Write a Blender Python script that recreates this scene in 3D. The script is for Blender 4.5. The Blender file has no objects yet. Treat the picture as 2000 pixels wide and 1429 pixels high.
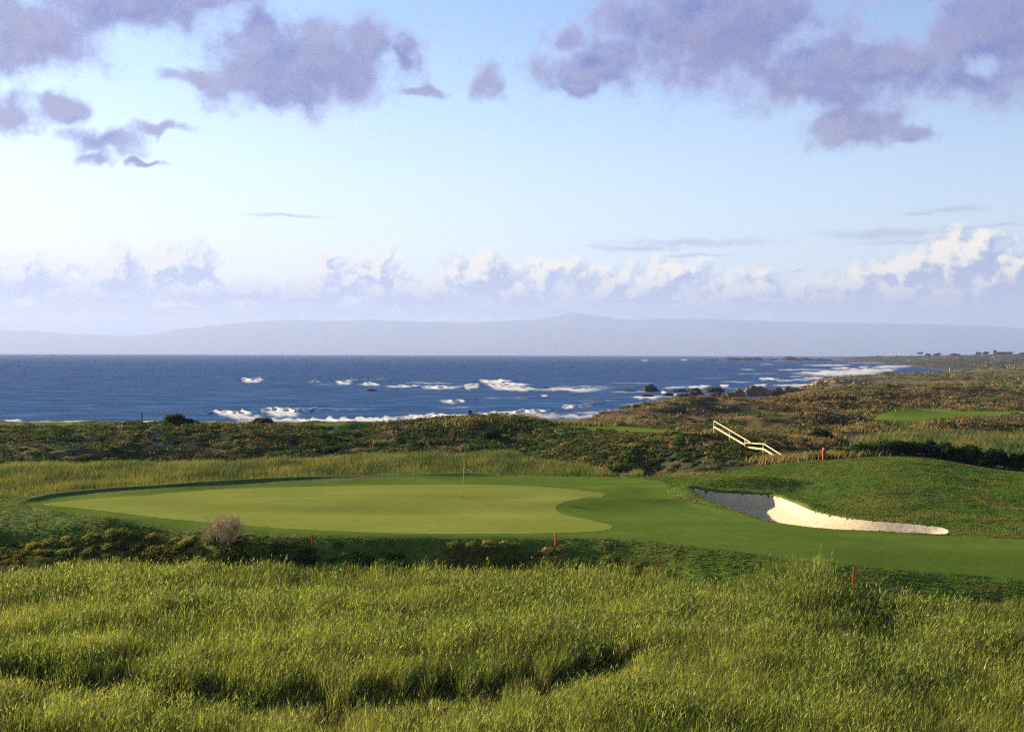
import bpy, bmesh, math, random
import numpy as np
from mathutils import Matrix, Vector

random.seed(7)
RNG = np.random.default_rng(11)
SC = bpy.context.scene
COL = SC.collection

# ------------------------------------------------------------------ camera
CAM_H = 14.0
FPX = 2414.0                         # focal length in pixels of the 2000 px wide photograph
PITCH = math.atan((714.5 - 690.3) / FPX)
ROLL = 0.00275
fw = np.array([0, math.cos(PITCH), -math.sin(PITCH)])
rt = np.array([math.cos(ROLL), 0, math.sin(ROLL)])
up = np.cross(rt, fw); up /= np.linalg.norm(up)
rt = np.cross(fw, up)
CPOS = np.array([0, 0, CAM_H])
cam = bpy.data.cameras.new('camera')
cam.sensor_width = 36
cam.lens = 36 * FPX / 2000
cam.clip_start = 0.5
cam.clip_end = 120000
camo = bpy.data.objects.new('camera', cam)
COL.objects.link(camo)
M = Matrix(((rt[0], up[0], -fw[0], 0), (rt[1], up[1], -fw[1], 0), (rt[2], up[2], -fw[2], CAM_H), (0, 0, 0, 1)))
camo.matrix_world = M
SC.camera = camo

def ray(px, py):
    d = rt * (px - 1000) / FPX - up * (py - 714.5) / FPX + fw
    return d / d[1]
def project(P):
    v = P - CPOS
    z = v @ fw
    return 1000 + FPX * (v @ rt) / z, 714.5 - FPX * (v @ up) / z

# ------------------------------------------------------------------ sun, sky, exposure
SUN_AZ, SUN_EL = math.radians(-58), math.radians(14)
SUNV = Vector((math.sin(SUN_AZ) * math.cos(SUN_EL), math.cos(SUN_AZ) * math.cos(SUN_EL), math.sin(SUN_EL)))
sl = bpy.data.lights.new('sun', 'SUN')
sl.energy = 5.0
sl.angle = math.radians(0.55)
sl.color = (1.0, 0.81, 0.53)
so = bpy.data.objects.new('sun', sl)
so.rotation_euler = SUNV.to_track_quat('Z', 'Y').to_euler()
so.location = (-60, 40, 60)
COL.objects.link(so)
SC.view_settings.view_transform = 'Standard'
SC.view_settings.look = 'None'
SC.view_settings.exposure = 1.54
SC.view_settings.gamma = 1.0
SC.view_settings.use_curve_mapping = False
SC.cycles.use_denoising = False          # the slight grain left is like the film's
SC.cycles.use_adaptive_sampling = False
SC.cycles.filter_width = 1.2
SC.cycles.sample_clamp_direct = 3.0
SC.cycles.sample_clamp_indirect = 2.0
SC.cycles.max_bounces = 6
SC.cycles.transparent_max_bounces = 4
SC.cycles.volume_bounces = 0
SC.cycles.caustics_reflective = False
SC.cycles.caustics_refractive = False
SKY_STRENGTH = 0.072
SKY_TINT = (.96, 1.0, 1.16)
HAZE_DENSITY = 0.85e-4

class NT:
    """tiny helper round a node tree"""
    def __init__(s, tree): s.t = tree; s.n = tree.nodes; s.l = tree.links
    def new(s, kind, **kw):
        n = s.n.new(kind)
        for k, v in kw.items(): setattr(n, k, v)
        return n
    def set(s, sock, v):
        if hasattr(v, 'is_linked') or isinstance(v, bpy.types.NodeSocket): s.l.new(v, sock)
        elif v is not None: sock.default_value = v
    def math(s, op, a, b=None, c=None, clamp=False):
        n = s.new('ShaderNodeMath', operation=op); n.use_clamp = clamp
        s.set(n.inputs[0], a)
        if b is not None: s.set(n.inputs[1], b)
        if c is not None: s.set(n.inputs[2], c)
        return n.outputs[0]
    def vmath(s, op, a, b=None, c=None):
        n = s.new('ShaderNodeVectorMath', operation=op)
        s.set(n.inputs[0], a)
        if b is not None: s.set(n.inputs[1], b)
        if c is not None: s.set(n.inputs[2], c)
        return n.outputs['Value'] if op in ('LENGTH', 'DOT_PRODUCT', 'DISTANCE') else n.outputs[0]
    def mix(s, f, a, b, blend='MIX'):
        n = s.new('ShaderNodeMix', data_type='RGBA', blend_type=blend); n.clamp_factor = True
        s.set(n.inputs[0], f); s.set(n.inputs[6], a); s.set(n.inputs[7], b)
        return n.outputs[2]
    def smooth(s, v, lo, hi):
        n = s.new('ShaderNodeMapRange', interpolation_type='SMOOTHSTEP')
        s.set(n.inputs[0], v); n.inputs[1].default_value = lo; n.inputs[2].default_value = hi
        return n.outputs[0]
    def noise(s, vec, scale, detail=4, rough=.55, dist=0, dim='3D'):
        n = s.new('ShaderNodeTexNoise', noise_dimensions=dim)
        if vec is not None: s.l.new(vec, n.inputs['Vector'])
        n.inputs['Scale'].default_value = scale; n.inputs['Detail'].default_value = detail
        n.inputs['Roughness'].default_value = rough; n.inputs['Distortion'].default_value = dist
        return n

def rgb(r, g, b): return (r, g, b, 1.0)
def seen(r, g, b):
    """radiance of a sky or cloud colour that the photograph shows as r, g, b"""
    k = 2 ** SC.view_settings.exposure
    return tuple((((c / 255 + .055) / 1.055) ** 2.4 if c > 10 else c / 3295) / k for c in (r, g, b)) + (1.0,)
def px_dir(px, py):
    """azimuth and elevation in degrees of a direction"""
    d = ray(px, py); d = d / np.linalg.norm(d)
    return math.degrees(math.atan2(d[0], d[1])), math.degrees(math.asin(d[2]))

def build_world():
    w = bpy.data.worlds.new('World'); SC.world = w; w.use_nodes = True
    t = NT(w.node_tree); t.n.clear()
    out = t.new('ShaderNodeOutputWorld')
    sky = t.new('ShaderNodeTexSky', sky_type='NISHITA')
    sky.sun_disc = False
    sky.sun_elevation = SUN_EL; sky.sun_rotation = SUN_AZ
    sky.altitude = 20; sky.air_density = 1.0; sky.dust_density = .5; sky.ozone_density = 2.2
    tc = t.new('ShaderNodeTexCoord')
    sep = t.new('ShaderNodeSeparateXYZ'); t.l.new(tc.outputs['Generated'], sep.inputs[0])
    az = t.math('MULTIPLY', t.math('ARCTAN2', sep.outputs[0], sep.outputs[1]), 57.29578)
    el = t.math('MULTIPLY', t.math('ARCSINE', sep.outputs[2]), 57.29578)
    comb = t.new('ShaderNodeCombineXYZ'); t.l.new(az, comb.inputs[0]); t.l.new(el, comb.inputs[1])
    P = comb.outputs[0]
    # the two families of cloud: (px, py, rx, ry[, weight])
    high = [(250, 0, 230, 70), (60, 70, 150, 75), (420, -10, 110, 40), (-150, 60, 170, 110), (40, 120, 80, 40),
            (600, 125, 200, 92), (510, 60, 55, 50), (715, 85, 110, 55), (575, 185, 120, 42), (470, 150, 90, 60), (390, 150, 70, 22), (795, 100, 40, 34), (820, 178, 50, 16),
            (950, 160, 44, 40), (25, 222, 70, 48), (128, 215, 48, 32), (205, 275, 75, 28), (312, 247, 66, 17), (190, 302, 46, 16), (285, 308, 30, 9),
            (1400, 60, 280, 125), (1150, 130, 130, 52), (1240, 30, 90, 60), (1110, 75, 45, 35), (1130, 175, 60, 22), (1560, 150, 160, 60), (1720, 120, 260, 85), (1950, 60, 220, 130), (1900, 150, 170, 50), (2200, 60, 260, 160),
            (1660, 245, 100, 52), (1790, 262, 62, 20), (1650, 190, 90, 40)]
    holes = [(1765, 50, 75, 60), (1925, 122, 50, 34)]
    low = [(40, 535, 80, 42), (-120, 560, 140, 50), (230, 530, 60, 50), (345, 520, 70, 44), (180, 580, 150, 28), (420, 570, 200, 30), (560, 575, 160, 34), (735, 530, 55, 42), (650, 555, 70, 38), (645, 508, 22, 14), (820, 575, 150, 36),
           (940, 540, 90, 52), (1060, 545, 70, 44), (1010, 575, 90, 40), (1180, 565, 90, 58), (1320, 535, 70, 36), (1270, 560, 110, 50), (1440, 570, 120, 44), (1590, 580, 120, 40), (1500, 590, 200, 30),
           (1660, 560, 70, 44), (1765, 535, 55, 40), (1760, 575, 150, 40), (1890, 515, 100, 62), (1940, 550, 120, 60), (2150, 540, 170, 70), (1150, 605, 800, 22), (300, 610, 500, 14), (1800, 600, 300, 34)]
    thin = [(1350, 474, 200, 11), (1240, 484, 130, 8), (1370, 497, 100, 5), (1740, 456, 190, 13), (1900, 444, 120, 5), (1850, 470, 240, 7), (1860, 408, 70, 9), (1800, 416, 50, 5), (1490, 519, 22, 6), (1553, 528, 24, 4), (560, 420, 110, 5)]
    DEG = math.degrees(1 / FPX)
    def field(name, ells, warp_s, warp_a, n_s, n_a, vor=0.0, cut=None):
        g = bpy.data.node_groups.new(name, 'ShaderNodeTree')
        g.interface.new_socket('P', in_out='INPUT', socket_type='NodeSocketVector')
        g.interface.new_socket('F', in_out='OUTPUT', socket_type='NodeSocketFloat')
        q = NT(g)
        gi = q.new('NodeGroupInput'); go = q.new('NodeGroupOutput')
        w_ = q.noise(gi.outputs[0], warp_s, 3, .5, dim='2D')
        off = q.vmath('MULTIPLY', q.vmath('SUBTRACT', w_.outputs['Color'], (.5, .5, .5)), (warp_a * 1.4, warp_a, 0))
        pw = q.vmath('ADD', gi.outputs[0], off)
        def union(es):
            acc = None
            for e in es:
                a, b = px_dir(e[0], e[1])
                rx, ry = e[2] * DEG, e[3] * DEG
                v = q.vmath('MULTIPLY_ADD', pw, (1 / rx, 1 / ry, 0), (-a / rx, -b / ry, 0))
                d = q.vmath('LENGTH', v)
                acc = d if acc is None else q.math('SMOOTH_MIN', acc, d, .35)
            return q.math('SUBTRACT', 1.0, acc)
        F = union(ells)
        if cut:
            H = q.math('MAXIMUM', union(cut), 0.0)
            F = q.math('SUBTRACT', F, q.math('MULTIPLY', H, .72))
        n = q.noise(gi.outputs[0], n_s, 9, .62, dim='2D')
        F = q.math('ADD', F, q.math('MULTIPLY', q.math('SUBTRACT', n.outputs[0], .5), n_a))
        if vor:
            for sc, am in ((0.55, vor), (1.3, vor * .55), (2.9, vor * .3)):
                vo = q.new('ShaderNodeTexVoronoi', feature='F1', voronoi_dimensions='2D'); vo.inputs['Scale'].default_value = sc
                q.l.new(pw, vo.inputs['Vector'])
                F = q.math('ADD', F, q.math('MULTIPLY', q.math('SUBTRACT', .45, vo.outputs['Distance']), am))
        q.l.new(F, go.inputs[0])
        return g
    def use(g, vec):
        n = t.new('ShaderNodeGroup'); n.node_tree = g; t.l.new(vec, n.inputs[0]); return n.outputs[0]
    gh = field('high_cloud', high, .5, 1.5, .62, 1.25, 0, holes)
    gl = field('low_cloud', low, .6, 1.2, .85, 1.3, .34)
    gt = field('thin_cloud', thin, .5, .5, .6, .8)
    base = t.vmath('MULTIPLY', sky.outputs[0], tuple(SKY_STRENGTH * k for k in SKY_TINT))
    # sky overhead and behind is dimmed to weaken the fill light; full strength out to sea
    clear = t.math('MULTIPLY', t.math('SUBTRACT', 1.0, t.smooth(el, 20.0, 48.0)), t.math('SUBTRACT', 1.0, t.smooth(t.math('ABSOLUTE', az), 45.0, 110.0)))
    base = t.mix(clear, t.mix(1.0, base, rgb(.40, .41, .45), 'MULTIPLY'), base)
    # pale moist air low over the sea, brightest towards the sun
    glow = t.math('MULTIPLY', t.math('SUBTRACT', 1.0, t.smooth(el, -1.0, 17.0)), t.math('SUBTRACT', 1.0, t.math('MULTIPLY', t.smooth(az, -34.0, 30.0), .55)))
    base = t.mix(t.math('MULTIPLY', t.math('MULTIPLY', glow, clear), .72), base, rgb(.43, .445, .425))
    warm = t.math('MULTIPLY', t.math('SUBTRACT', 1.0, t.smooth(el, 1.0, 8.5)), t.math('SUBTRACT', 1.0, t.smooth(az, -26.0, 6.0)))
    base = t.mix(t.math('MULTIPLY', t.math('MULTIPLY', warm, clear), .75), base, seen(275, 262, 226))
    # the upper sky: grey violet cloud seen from below, feathered at the rim, warmer where the sun grazes it
    fh = use(gh, P)
    fh2 = use(gh, t.vmath('ADD', P, (-1.1, .9, 0)))
    tint = t.noise(P, .16, 4, .6, dim='2D')
    dark = t.mix(t.smooth(tint.outputs[0], .36, .64), seen(100, 118, 192), seen(128, 132, 186))
    litc = t.smooth(t.math('SUBTRACT', fh, fh2), -.1, .7)
    hc = t.mix(t.math('MULTIPLY', litc, .48), dark, seen(180, 176, 206))
    hc = t.mix(t.smooth(fh, .05, .75), seen(168, 180, 226), hc)
    upper = t.mix(t.math('MULTIPLY', t.smooth(fh, -.22, .48), .96), base, hc)
    # low down: thin bars and heaped cloud along the horizon
    ft = use(gt, P)
    col = t.mix(t.math('MULTIPLY', t.smooth(ft, -.1, .9), .75), base, seen(190, 202, 228))
    fl = use(gl, P)
    fl2 = use(gl, t.vmath('ADD', P, (-.34, .32, 0)))
    lit = t.smooth(t.math('SUBTRACT', fl, fl2), -.12, .36)
    lowfade = t.math('MULTIPLY', t.smooth(el, 1.8, 3.8), t.math('ADD', .75, t.math('MULTIPLY', t.smooth(az, -14.0, 4.0), .25)))
    lc = t.mix(t.math('MULTIPLY', lit, t.math('ADD', .15, t.math('MULTIPLY', lowfade, .85))), seen(165, 182, 224), seen(296, 284, 250))
    ml = t.math('MULTIPLY', t.smooth(fl, -.20, .44), t.math('ADD', .48, t.math('MULTIPLY', t.smooth(el, 1.2, 2.6), .5)))
    lower = t.mix(ml, col, lc)
    def back(c):
        n = t.new('ShaderNodeBackground'); t.l.new(c, n.inputs[0]); return n.outputs[0]
    def choose(f, a, b):
        n = t.new('ShaderNodeMixShader'); t.l.new(f, n.inputs[0]); t.l.new(a, n.inputs[1]); t.l.new(b, n.inputs[2]); return n.outputs[0]
    clouds = choose(t.math('GREATER_THAN', el, 7.3), back(lower), back(upper))
    ahead = t.math('MULTIPLY', t.math('LESS_THAN', t.math('ABSOLUTE', az), 34.0), t.math('MULTIPLY', t.math('LESS_THAN', el, 24.0), t.math('GREATER_THAN', el, -.2)))
    t.l.new(choose(ahead, back(base), clouds), out.inputs[0])
    w.cycles.sampling_method = 'MANUAL'; w.cycles.sample_map_resolution = 128
build_world()

# ------------------------------------------------------------------ generic helpers
def tag(o, label=None, cat=None, group=None, kind=None):
    if label: o['label'] = label
    if cat: o['category'] = cat
    if group: o['group'] = group
    if kind: o['kind'] = kind
    return o
def link(name, me, mat=None, parent=None):
    o = bpy.data.objects.new(name, me); COL.objects.link(o)
    if mat is not None: me.materials.append(mat)
    if parent is not None: o.parent = parent
    return o
def empty(name, loc, rz=0.0):
    o = bpy.data.objects.new(name, None); COL.objects.link(o)
    o.location = loc; o.rotation_euler = (0, 0, rz); o.empty_display_size = .2
    return o
def np_mesh(name, V, quads=None, tris=None, col=None, smooth=False, attrs=None):
    me = bpy.data.meshes.new(name)
    nq = 0 if quads is None else len(quads); ntr = 0 if tris is None else len(tris)
    me.vertices.add(len(V)); me.vertices.foreach_set('co', np.ascontiguousarray(V, dtype=np.float32).ravel())
    loops = []
    if nq: loops.append(np.asarray(quads, dtype=np.int32).ravel())
    if ntr: loops.append(np.asarray(tris, dtype=np.int32).ravel())
    lp = np.concatenate(loops)
    me.loops.add(len(lp)); me.loops.foreach_set('vertex_index', lp)
    st = np.concatenate([np.arange(nq, dtype=np.int32) * 4, nq * 4 + np.arange(ntr, dtype=np.int32) * 3])
    me.polygons.add(nq + ntr); me.polygons.foreach_set('loop_start', st.astype(np.int32))
    if smooth: me.polygons.foreach_set('use_smooth', np.ones(nq + ntr, dtype=bool))
    if col is not None:
        a = me.color_attributes.new('col', 'FLOAT_COLOR', 'POINT')
        c4 = np.ones((len(V), 4), dtype=np.float32); c4[:, :3] = col
        a.data.foreach_set('color', c4.ravel())
    for k, v in (attrs or {}).items():
        a = me.attributes.new(k, 'FLOAT', 'POINT'); a.data.foreach_set('value', np.asarray(v, dtype=np.float32))
    me.update(calc_edges=True)
    return me
def grid_quads(nr, nc):
    i = np.arange(nr * nc).reshape(nr, nc)
    return np.stack([i[:-1, :-1], i[:-1, 1:], i[1:, 1:], i[1:, :-1]], -1).reshape(-1, 4)

def _hash(ix, iy, seed):
    h = (ix.astype(np.int64) * 374761393 + iy.astype(np.int64) * 668265263 + seed * 982451653) & 0xffffffff
    h = ((h ^ (h >> 13)) * 1274126177) & 0xffffffff
    return ((h ^ (h >> 16)) & 0xffff) / 65535.0
def vnoise(x, y, seed=0):
    ix = np.floor(x); iy = np.floor(y); fx = x - ix; fy = y - iy
    fx = fx * fx * fx * (fx * (fx * 6 - 15) + 10); fy = fy * fy * fy * (fy * (fy * 6 - 15) + 10)
    ix = ix.astype(np.int64); iy = iy.astype(np.int64)
    a = _hash(ix, iy, seed); b = _hash(ix + 1, iy, seed); c = _hash(ix, iy + 1, seed); d = _hash(ix + 1, iy + 1, seed)
    return (a + (b - a) * fx) * (1 - fy) + (c + (d - c) * fx) * fy
def fbm(x, y, octv=4, seed=0, gain=.5):
    s = 0; a = 1; t = 0
    ca, sa = math.cos(.6), math.sin(.6)
    for k in range(octv):
        s = s + a * vnoise(x, y, seed + k * 17); t += a; a *= gain
        x, y = (x * ca - y * sa) * 2.03 + 11.3, (x * sa + y * ca) * 2.03 + 5.7
    return s / t
def sstep(x, a, b):
    t = np.clip((x - a) / (b - a), 0, 1); return t * t * (3 - 2 * t)
def pchip(x, y, q):
    x = np.asarray(x, float); y = np.asarray(y, float)
    h = np.diff(x); m = np.diff(y) / h
    d = np.zeros(len(x))
    w1 = 2 * h[1:] + h[:-1]; w2 = h[1:] + 2 * h[:-1]
    ok = m[:-1] * m[1:] > 0
    with np.errstate(divide='ignore', invalid='ignore'):
        hm = (w1 + w2) / (w1 / m[:-1] + w2 / m[1:])
    d[1:-1] = np.where(ok, hm, 0); d[0] = m[0]; d[-1] = m[-1]
    q = np.clip(q, x[0], x[-1]); i = np.clip(np.searchsorted(x, q) - 1, 0, len(x) - 2)
    t = (q - x[i]) / h[i]
    return (y[i] * (1 + 2 * t) * (1 - t) ** 2 + d[i] * h[i] * t * (1 - t) ** 2 + y[i + 1] * t * t * (3 - 2 * t) + d[i + 1] * h[i] * t * t * (t - 1))

# ------------------------------------------------------------------ terrain heights
SEA_TAIL = [(400, -3), (700, -3), (1200, -3.2), (3000, -3.5), (4200, -4)]
PROF = {   # bearing (as a pixel column of the photo) : (distance, height) pairs
 -400: [(14, 2.5), (60, 2.6), (64, 3.2), (67, 3.9), (71, 4.1), (75, 4.0), (77, 3.9), (82, 3.5), (100, 3.8), (126, 6.35), (134, 6.3), (165, 2.5), (200, 1.3), (240, .4), (270, -1)] + SEA_TAIL,
 0:    [(14, 2.5), (62, 2.7), (65, 3.3), (67.5, 4.35), (71, 4.85), (74, 5.0), (76, 5.02), (80, 3.6), (102, 3.9), (126, 6.35), (134, 6.3), (165, 2.5), (200, 1.3), (240, .4), (270, -1)] + SEA_TAIL,
 250:  [(14, 2.5), (62, 2.8), (64.5, 3.9), (67, 5.05), (71, 5.2), (76, 5.2), (78.5, 5.3), (82.5, 3.6), (104, 3.9), (126, 6.35), (134, 6.3), (165, 2.5), (200, 1.3), (240, .4), (270, -1)] + SEA_TAIL,
 500:  [(14, 2.5), (58.5, 2.7), (60.5, 3.8), (62.8, 5.08), (70, 5.2), (81, 5.22), (83.5, 5.34), (87.5, 3.6), (107, 3.9), (127, 6.35), (135, 6.3), (165, 2.5), (200, 1.3), (240, .4), (270, -1)] + SEA_TAIL,
 750:  [(14, 2.5), (56.8, 2.7), (58.6, 3.7), (60.5, 5.08), (70, 5.2), (83, 5.25), (86.5, 5.34), (90.5, 3.6), (112, 4.0), (128, 6.4), (136, 6.32), (165, 2.5), (200, 1.3), (240, .4), (270, -1)] + SEA_TAIL,
 1000: [(14, 2.5), (56.8, 2.7), (58.8, 4.1), (60.6, 5.08), (70, 5.2), (84, 5.25), (89, 5.22), (93, 3.7), (112, 4.3), (125, 6.9), (134, 6.5), (165, 3.0), (200, 1.6), (240, .5), (270, -1)] + SEA_TAIL,
 1200: [(14, 2.5), (55.5, 2.8), (57.6, 4.2), (59.8, 5.08), (68, 5.2), (82, 5.2), (89, 5.16), (91.5, 4.2), (94, 4.0), (114, 6.55), (130, 6.4), (165, 4.0), (187, 4.3), (228, 1.3), (262, -.5)] + SEA_TAIL,
 1350: [(14, 2.5), (53, 3.0), (55.3, 4.2), (57.6, 5.0), (67, 5.12), (78, 5.1), (88.5, 5.3), (91, 4.8), (95, 4.7), (110, 6.75), (125, 6.2), (174, 4.6), (190, 5.9), (225, 2.4), (280, -.4)] + SEA_TAIL,
 1550: [(14, 2.5), (51, 3.1), (53, 4.2), (55, 4.85), (64, 5.05), (75, 5.1), (91, 5.9), (94, 5.8), (98, 5.6), (112, 5.9), (125, 5.6), (150, 5.1), (200, 4.7), (235, 4.8), (330, 1.6), (430, .7), (470, -1), (700, -3), (3000, -3.5), (4200, -4)],
 1640: [(14, 2.5), (50.2, 3.0), (52.2, 4.1), (54.2, 4.8), (63, 5.05), (75, 5.3), (91.5, 6.1), (94.5, 6.1), (98, 5.9), (118, 5.3), (135, 5.2), (160, 4.4), (228, 4.2), (248, 5.7), (330, 3.0), (462, 2.4), (476, 3.7), (600, 2.6), (720, -1), (4200, -4)],
 1750: [(14, 2.5), (49.5, 2.9), (51.3, 4.0), (53.3, 4.65), (62, 5.02), (73, 5.45), (92, 6.26), (95, 6.25), (99, 6.0), (125, 4.7), (159, 4.0), (168, 5.0), (228, 4.3), (250, 6.9), (300, 4.0), (470, 2.6), (650, 3.0), (780, .6), (880, -1.5), (4200, -4)],
 2000: [(14, 2.5), (48, 2.8), (49.8, 3.8), (51.8, 4.45), (61, 4.95), (73, 5.05), (89, 5.3), (93, 5.25), (98, 5.05), (118, 3.7), (158, 3.8), (170, 5.1), (222, 4.6), (237, 6.3), (300, 4.0), (450, 3.7), (650, 3.5), (900, 3.2), (1300, 2.0), (4200, 2)],
 2400: [(14, 2.5), (46, 2.8), (48, 3.8), (50, 4.4), (60, 4.8), (72, 5.0), (87, 5.0), (93, 4.9), (98, 4.7), (118, 3.7), (158, 3.8), (170, 5.1), (222, 4.6), (237, 6.3), (300, 4.0), (450, 3.7), (650, 3.5), (900, 3.2), (1300, 3), (4200, 3)],
}
NU, NS = 1300, 1500
UT = np.linspace(-1.0, 1.0, NU)
ST = np.linspace(math.log(14), math.log(4200), NS)
def build_table():
    cols = sorted(PROF); uc = [(c - 1000) / FPX for c in cols]
    K = len(PROF[0])
    for c in cols: assert len(PROF[c]) == K, (c, len(PROF[c]))
    D = np.array([[p[0] for p in PROF[c]] for c in cols], float); Z = np.array([[p[1] for p in PROF[c]] for c in cols], float)
    LD = np.log(D)
    du = np.stack([pchip(uc, LD[:, k], UT) for k in range(K)], 1)
    zu = np.stack([pchip(uc, Z[:, k], UT) for k in range(K)], 1)
    T = np.empty((NU, NS))
    for i in range(NU): T[i] = pchip(du[i], zu[i], ST)
    # far point of land
    px = 1000 + UT * FPX
    d0 = np.interp(px, [1610, 1640, 1700, 1760, 1800, 1850, 1900, 2100], [3300, 2750, 2250, 1700, 1300, 1080, 950, 900])
    zr = np.interp(px, [1610, 1640, 1700, 1800, 1900, 2000, 2300], [-3, 5, 9.5, 11, 13.5, 16, 20])
    dd = np.exp(ST)[None, :]
    f = np.clip((dd - d0[:, None]) / (2800 - np.minimum(d0, 2650))[:, None], -.5, 1)
    zf = np.where(f < 0, f * 8, np.maximum(zr, 0)[:, None] * f ** 1.2) - np.clip((dd - 3000) / 500, 0, 8)
    zf = np.where((px > 1612)[:, None], zf, -5)
    T = np.maximum(T, zf)
    return T
TAB = build_table()
def base_h(X, Y):
    Yc = np.maximum(Y, 14.01)
    u = X / Yc; s = np.log(Yc)
    fu = np.clip((u - UT[0]) / (UT[1] - UT[0]), 0, NU - 1.001); fs = np.clip((s - ST[0]) / (ST[1] - ST[0]), 0, NS - 1.001)
    i = fu.astype(int); j = fs.astype(int); a = fu - i; b = fs - j
    return (TAB[i, j] * (1 - a) * (1 - b) + TAB[i + 1, j] * a * (1 - b) + TAB[i, j + 1] * (1 - a) * b + TAB[i + 1, j + 1] * a * b)
def W(px, d): return (px - 1000) / FPX * d, d
BUMPS = [  # (px, distance, sx, sy, dz) soft swells in the turf and the dunes
    (905, 126, 7, 5, .55), (800, 76, 6, 2.2, .16), (760, 69, 9, 2.0, -.16), (500, 72, 6, 3, .08), (300, 71, 5, 2, -.06), (1130, 73, 3.0, 2.2, .22), (1230, 79.5, 3.0, 1.6, .24), (1210, 75.6, 3.2, 1.0, -.1), (1270, 74.3, 2.6, 1.1, .16), (1180, 67, 4, 2, -.05), (1335, 78.6, 1.8, 3.2, .30), (1450, 80.5, 3.6, 2.2, .80),
    (1620, 60, 8, 2, .07), (1500, 61, 7, 2.5, .05), (1850, 57, 8, 2.5, .08), (1640, 79, 3, 4, .3), (1900, 76, 6, 4, .25),
    (345, 129, 4, 3, .35), (250, 129, 5, 3, .2), (510, 131, 4, 2, .15), (1655, 200, 9, 12, 2.3), (1585, 185, 12, 9, .9), (1480, 205, 14, 10, .6), (1620, 165, 8, 6, .9), (1540, 160, 7, 6, .7), (1770, 256, 20, 9, 1.2), (1300, 190, 9, 9, .4), (1560, 240, 12, 9, .7), (1930, 330, 22, 12, 1.2), (1700, 330, 18, 12, 1.0)]
def swell(X, Y):
    z = 0
    for px, d, sx, sy, dz in BUMPS:
        cx, cy = W(px, d)
        z = z + dz * np.exp(-((X - cx) / sx) ** 2 - ((Y - cy) / sy) ** 2)
    return z

# outlines of the mown surfaces, found where lines of sight meet the ground
def hit(px, py, fn=None, lo=20, hi=4000):
    d = ray(px, py)
    Y = np.exp(np.linspace(math.log(lo), math.log(hi), 5000))
    P = CPOS[None] + Y[:, None] * d[None]
    g = base_h(P[:, 0], P[:, 1]) + swell(P[:, 0], P[:, 1])
    k = np.argmax(P[:, 2] < g)
    return P[k, 0], P[k, 1]
def spline(pts, n=14):
    p = np.array(pts, float); N = len(p); out = []
    for i in range(N):
        a, b, c, d = p[i - 1], p[i], p[(i + 1) % N], p[(i + 2) % N]
        t = np.linspace(0, 1, n, endpoint=False)[:, None]
        out.append(.5 * (2 * b + (c - a) * t + (2 * a - 5 * b + 4 * c - d) * t ** 2 + (3 * b - a - 3 * c + d) * t ** 3))
    return np.concatenate(out)
def sdist(poly, X, Y):
    """signed distance to a closed outline, positive inside; also the nearest outline point"""
    A = poly; B = np.roll(poly, -1, 0)
    best = np.full(X.shape, 1e18); nx = np.zeros_like(X); ny = np.zeros_like(X); ins = np.zeros(X.shape, bool)
    for (ax, ay), (bx, by) in zip(A, B):
        ex, ey = bx - ax, by - ay
        L = ex * ex + ey * ey + 1e-12
        t = np.clip(((X - ax) * ex + (Y - ay) * ey) / L, 0, 1)
        qx = ax + t * ex; qy = ay + t * ey
        d = (X - qx) ** 2 + (Y - qy) ** 2
        m = d < best
        best = np.where(m, d, best); nx = np.where(m, qx, nx); ny = np.where(m, qy, ny)
        if ay != by:
            c = ((ay > Y) != (by > Y)) & (X < (bx - ax) * (Y - ay) / (by - ay) + ax)
            ins ^= c
    return np.where(ins, 1, -1) * np.sqrt(best), nx, ny
def sd_near(poly, X, Y, pad):
    """signed distance evaluated only near the outline's box, -pad elsewhere"""
    r = np.full(X.shape, -float(pad))
    m = (X > poly[:, 0].min() - pad) & (X < poly[:, 0].max() + pad) & (Y > poly[:, 1].min() - pad) & (Y < poly[:, 1].max() + pad)
    if m.any():
        d, _, _ = sdist(poly, X[m], Y[m]); r[m] = np.maximum(d, -pad)
    return r

GREEN = spline([hit(*p) for p in [(83, 985), (150, 977), (262, 969), (437, 955), (700, 948), (900, 946), (1060, 951), (1150, 959), (1183, 966), (1140, 973), (1100, 982), (1086, 992), (1100, 1004), (1150, 1015), (1195, 1027), (1180, 1036), (1100, 1041), (950, 1043), (750, 1041), (560, 1033), (400, 1020), (250, 1004), (150, 993)]])
FAIRWAY = spline([hit(*p) for p in [(48, 984), (110, 972.5), (262, 961), (437, 949), (640, 941)]] + [W(760, 86), W(900, 88), W(1000, 88.5), W(1150, 88.5), W(1220, 88.3)] +
                 [W(1285, 85.5), W(1302, 81.5), W(1304, 77.5), W(1330, 74.2), W(1390, 70.8), W(1470, 67), W(1560, 64.6), W(1680, 62.6), W(1850, 61.2), W(2080, 60.4), W(2350, 60), W(2500, 55), W(2350, 49.6)] +
                 [hit(*p) for p in [(2000, 1131), (1800, 1115), (1600, 1096), (1350, 1066), (1230, 1052)]] + [W(1150, 59.9), W(1000, 60.2), W(750, 60.2), W(550, 61.6), W(400, 63.8), W(250, 66.6), W(120, 69.8)], 8)
BUNKER = spline([W(1352, 77.4), W(1400, 77.2), W(1465, 76.9), W(1515, 76.2), W(1552, 73.0), W(1600, 68.8), W(1690, 65.9), W(1790, 64.6), W(1846, 63.6), W(1848, 61.9), W(1780, 62.0), W(1700, 62.6), W(1620, 63.4), W(1540, 65.2), W(1470, 67.8), W(1410, 71.4)], 10)
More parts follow.
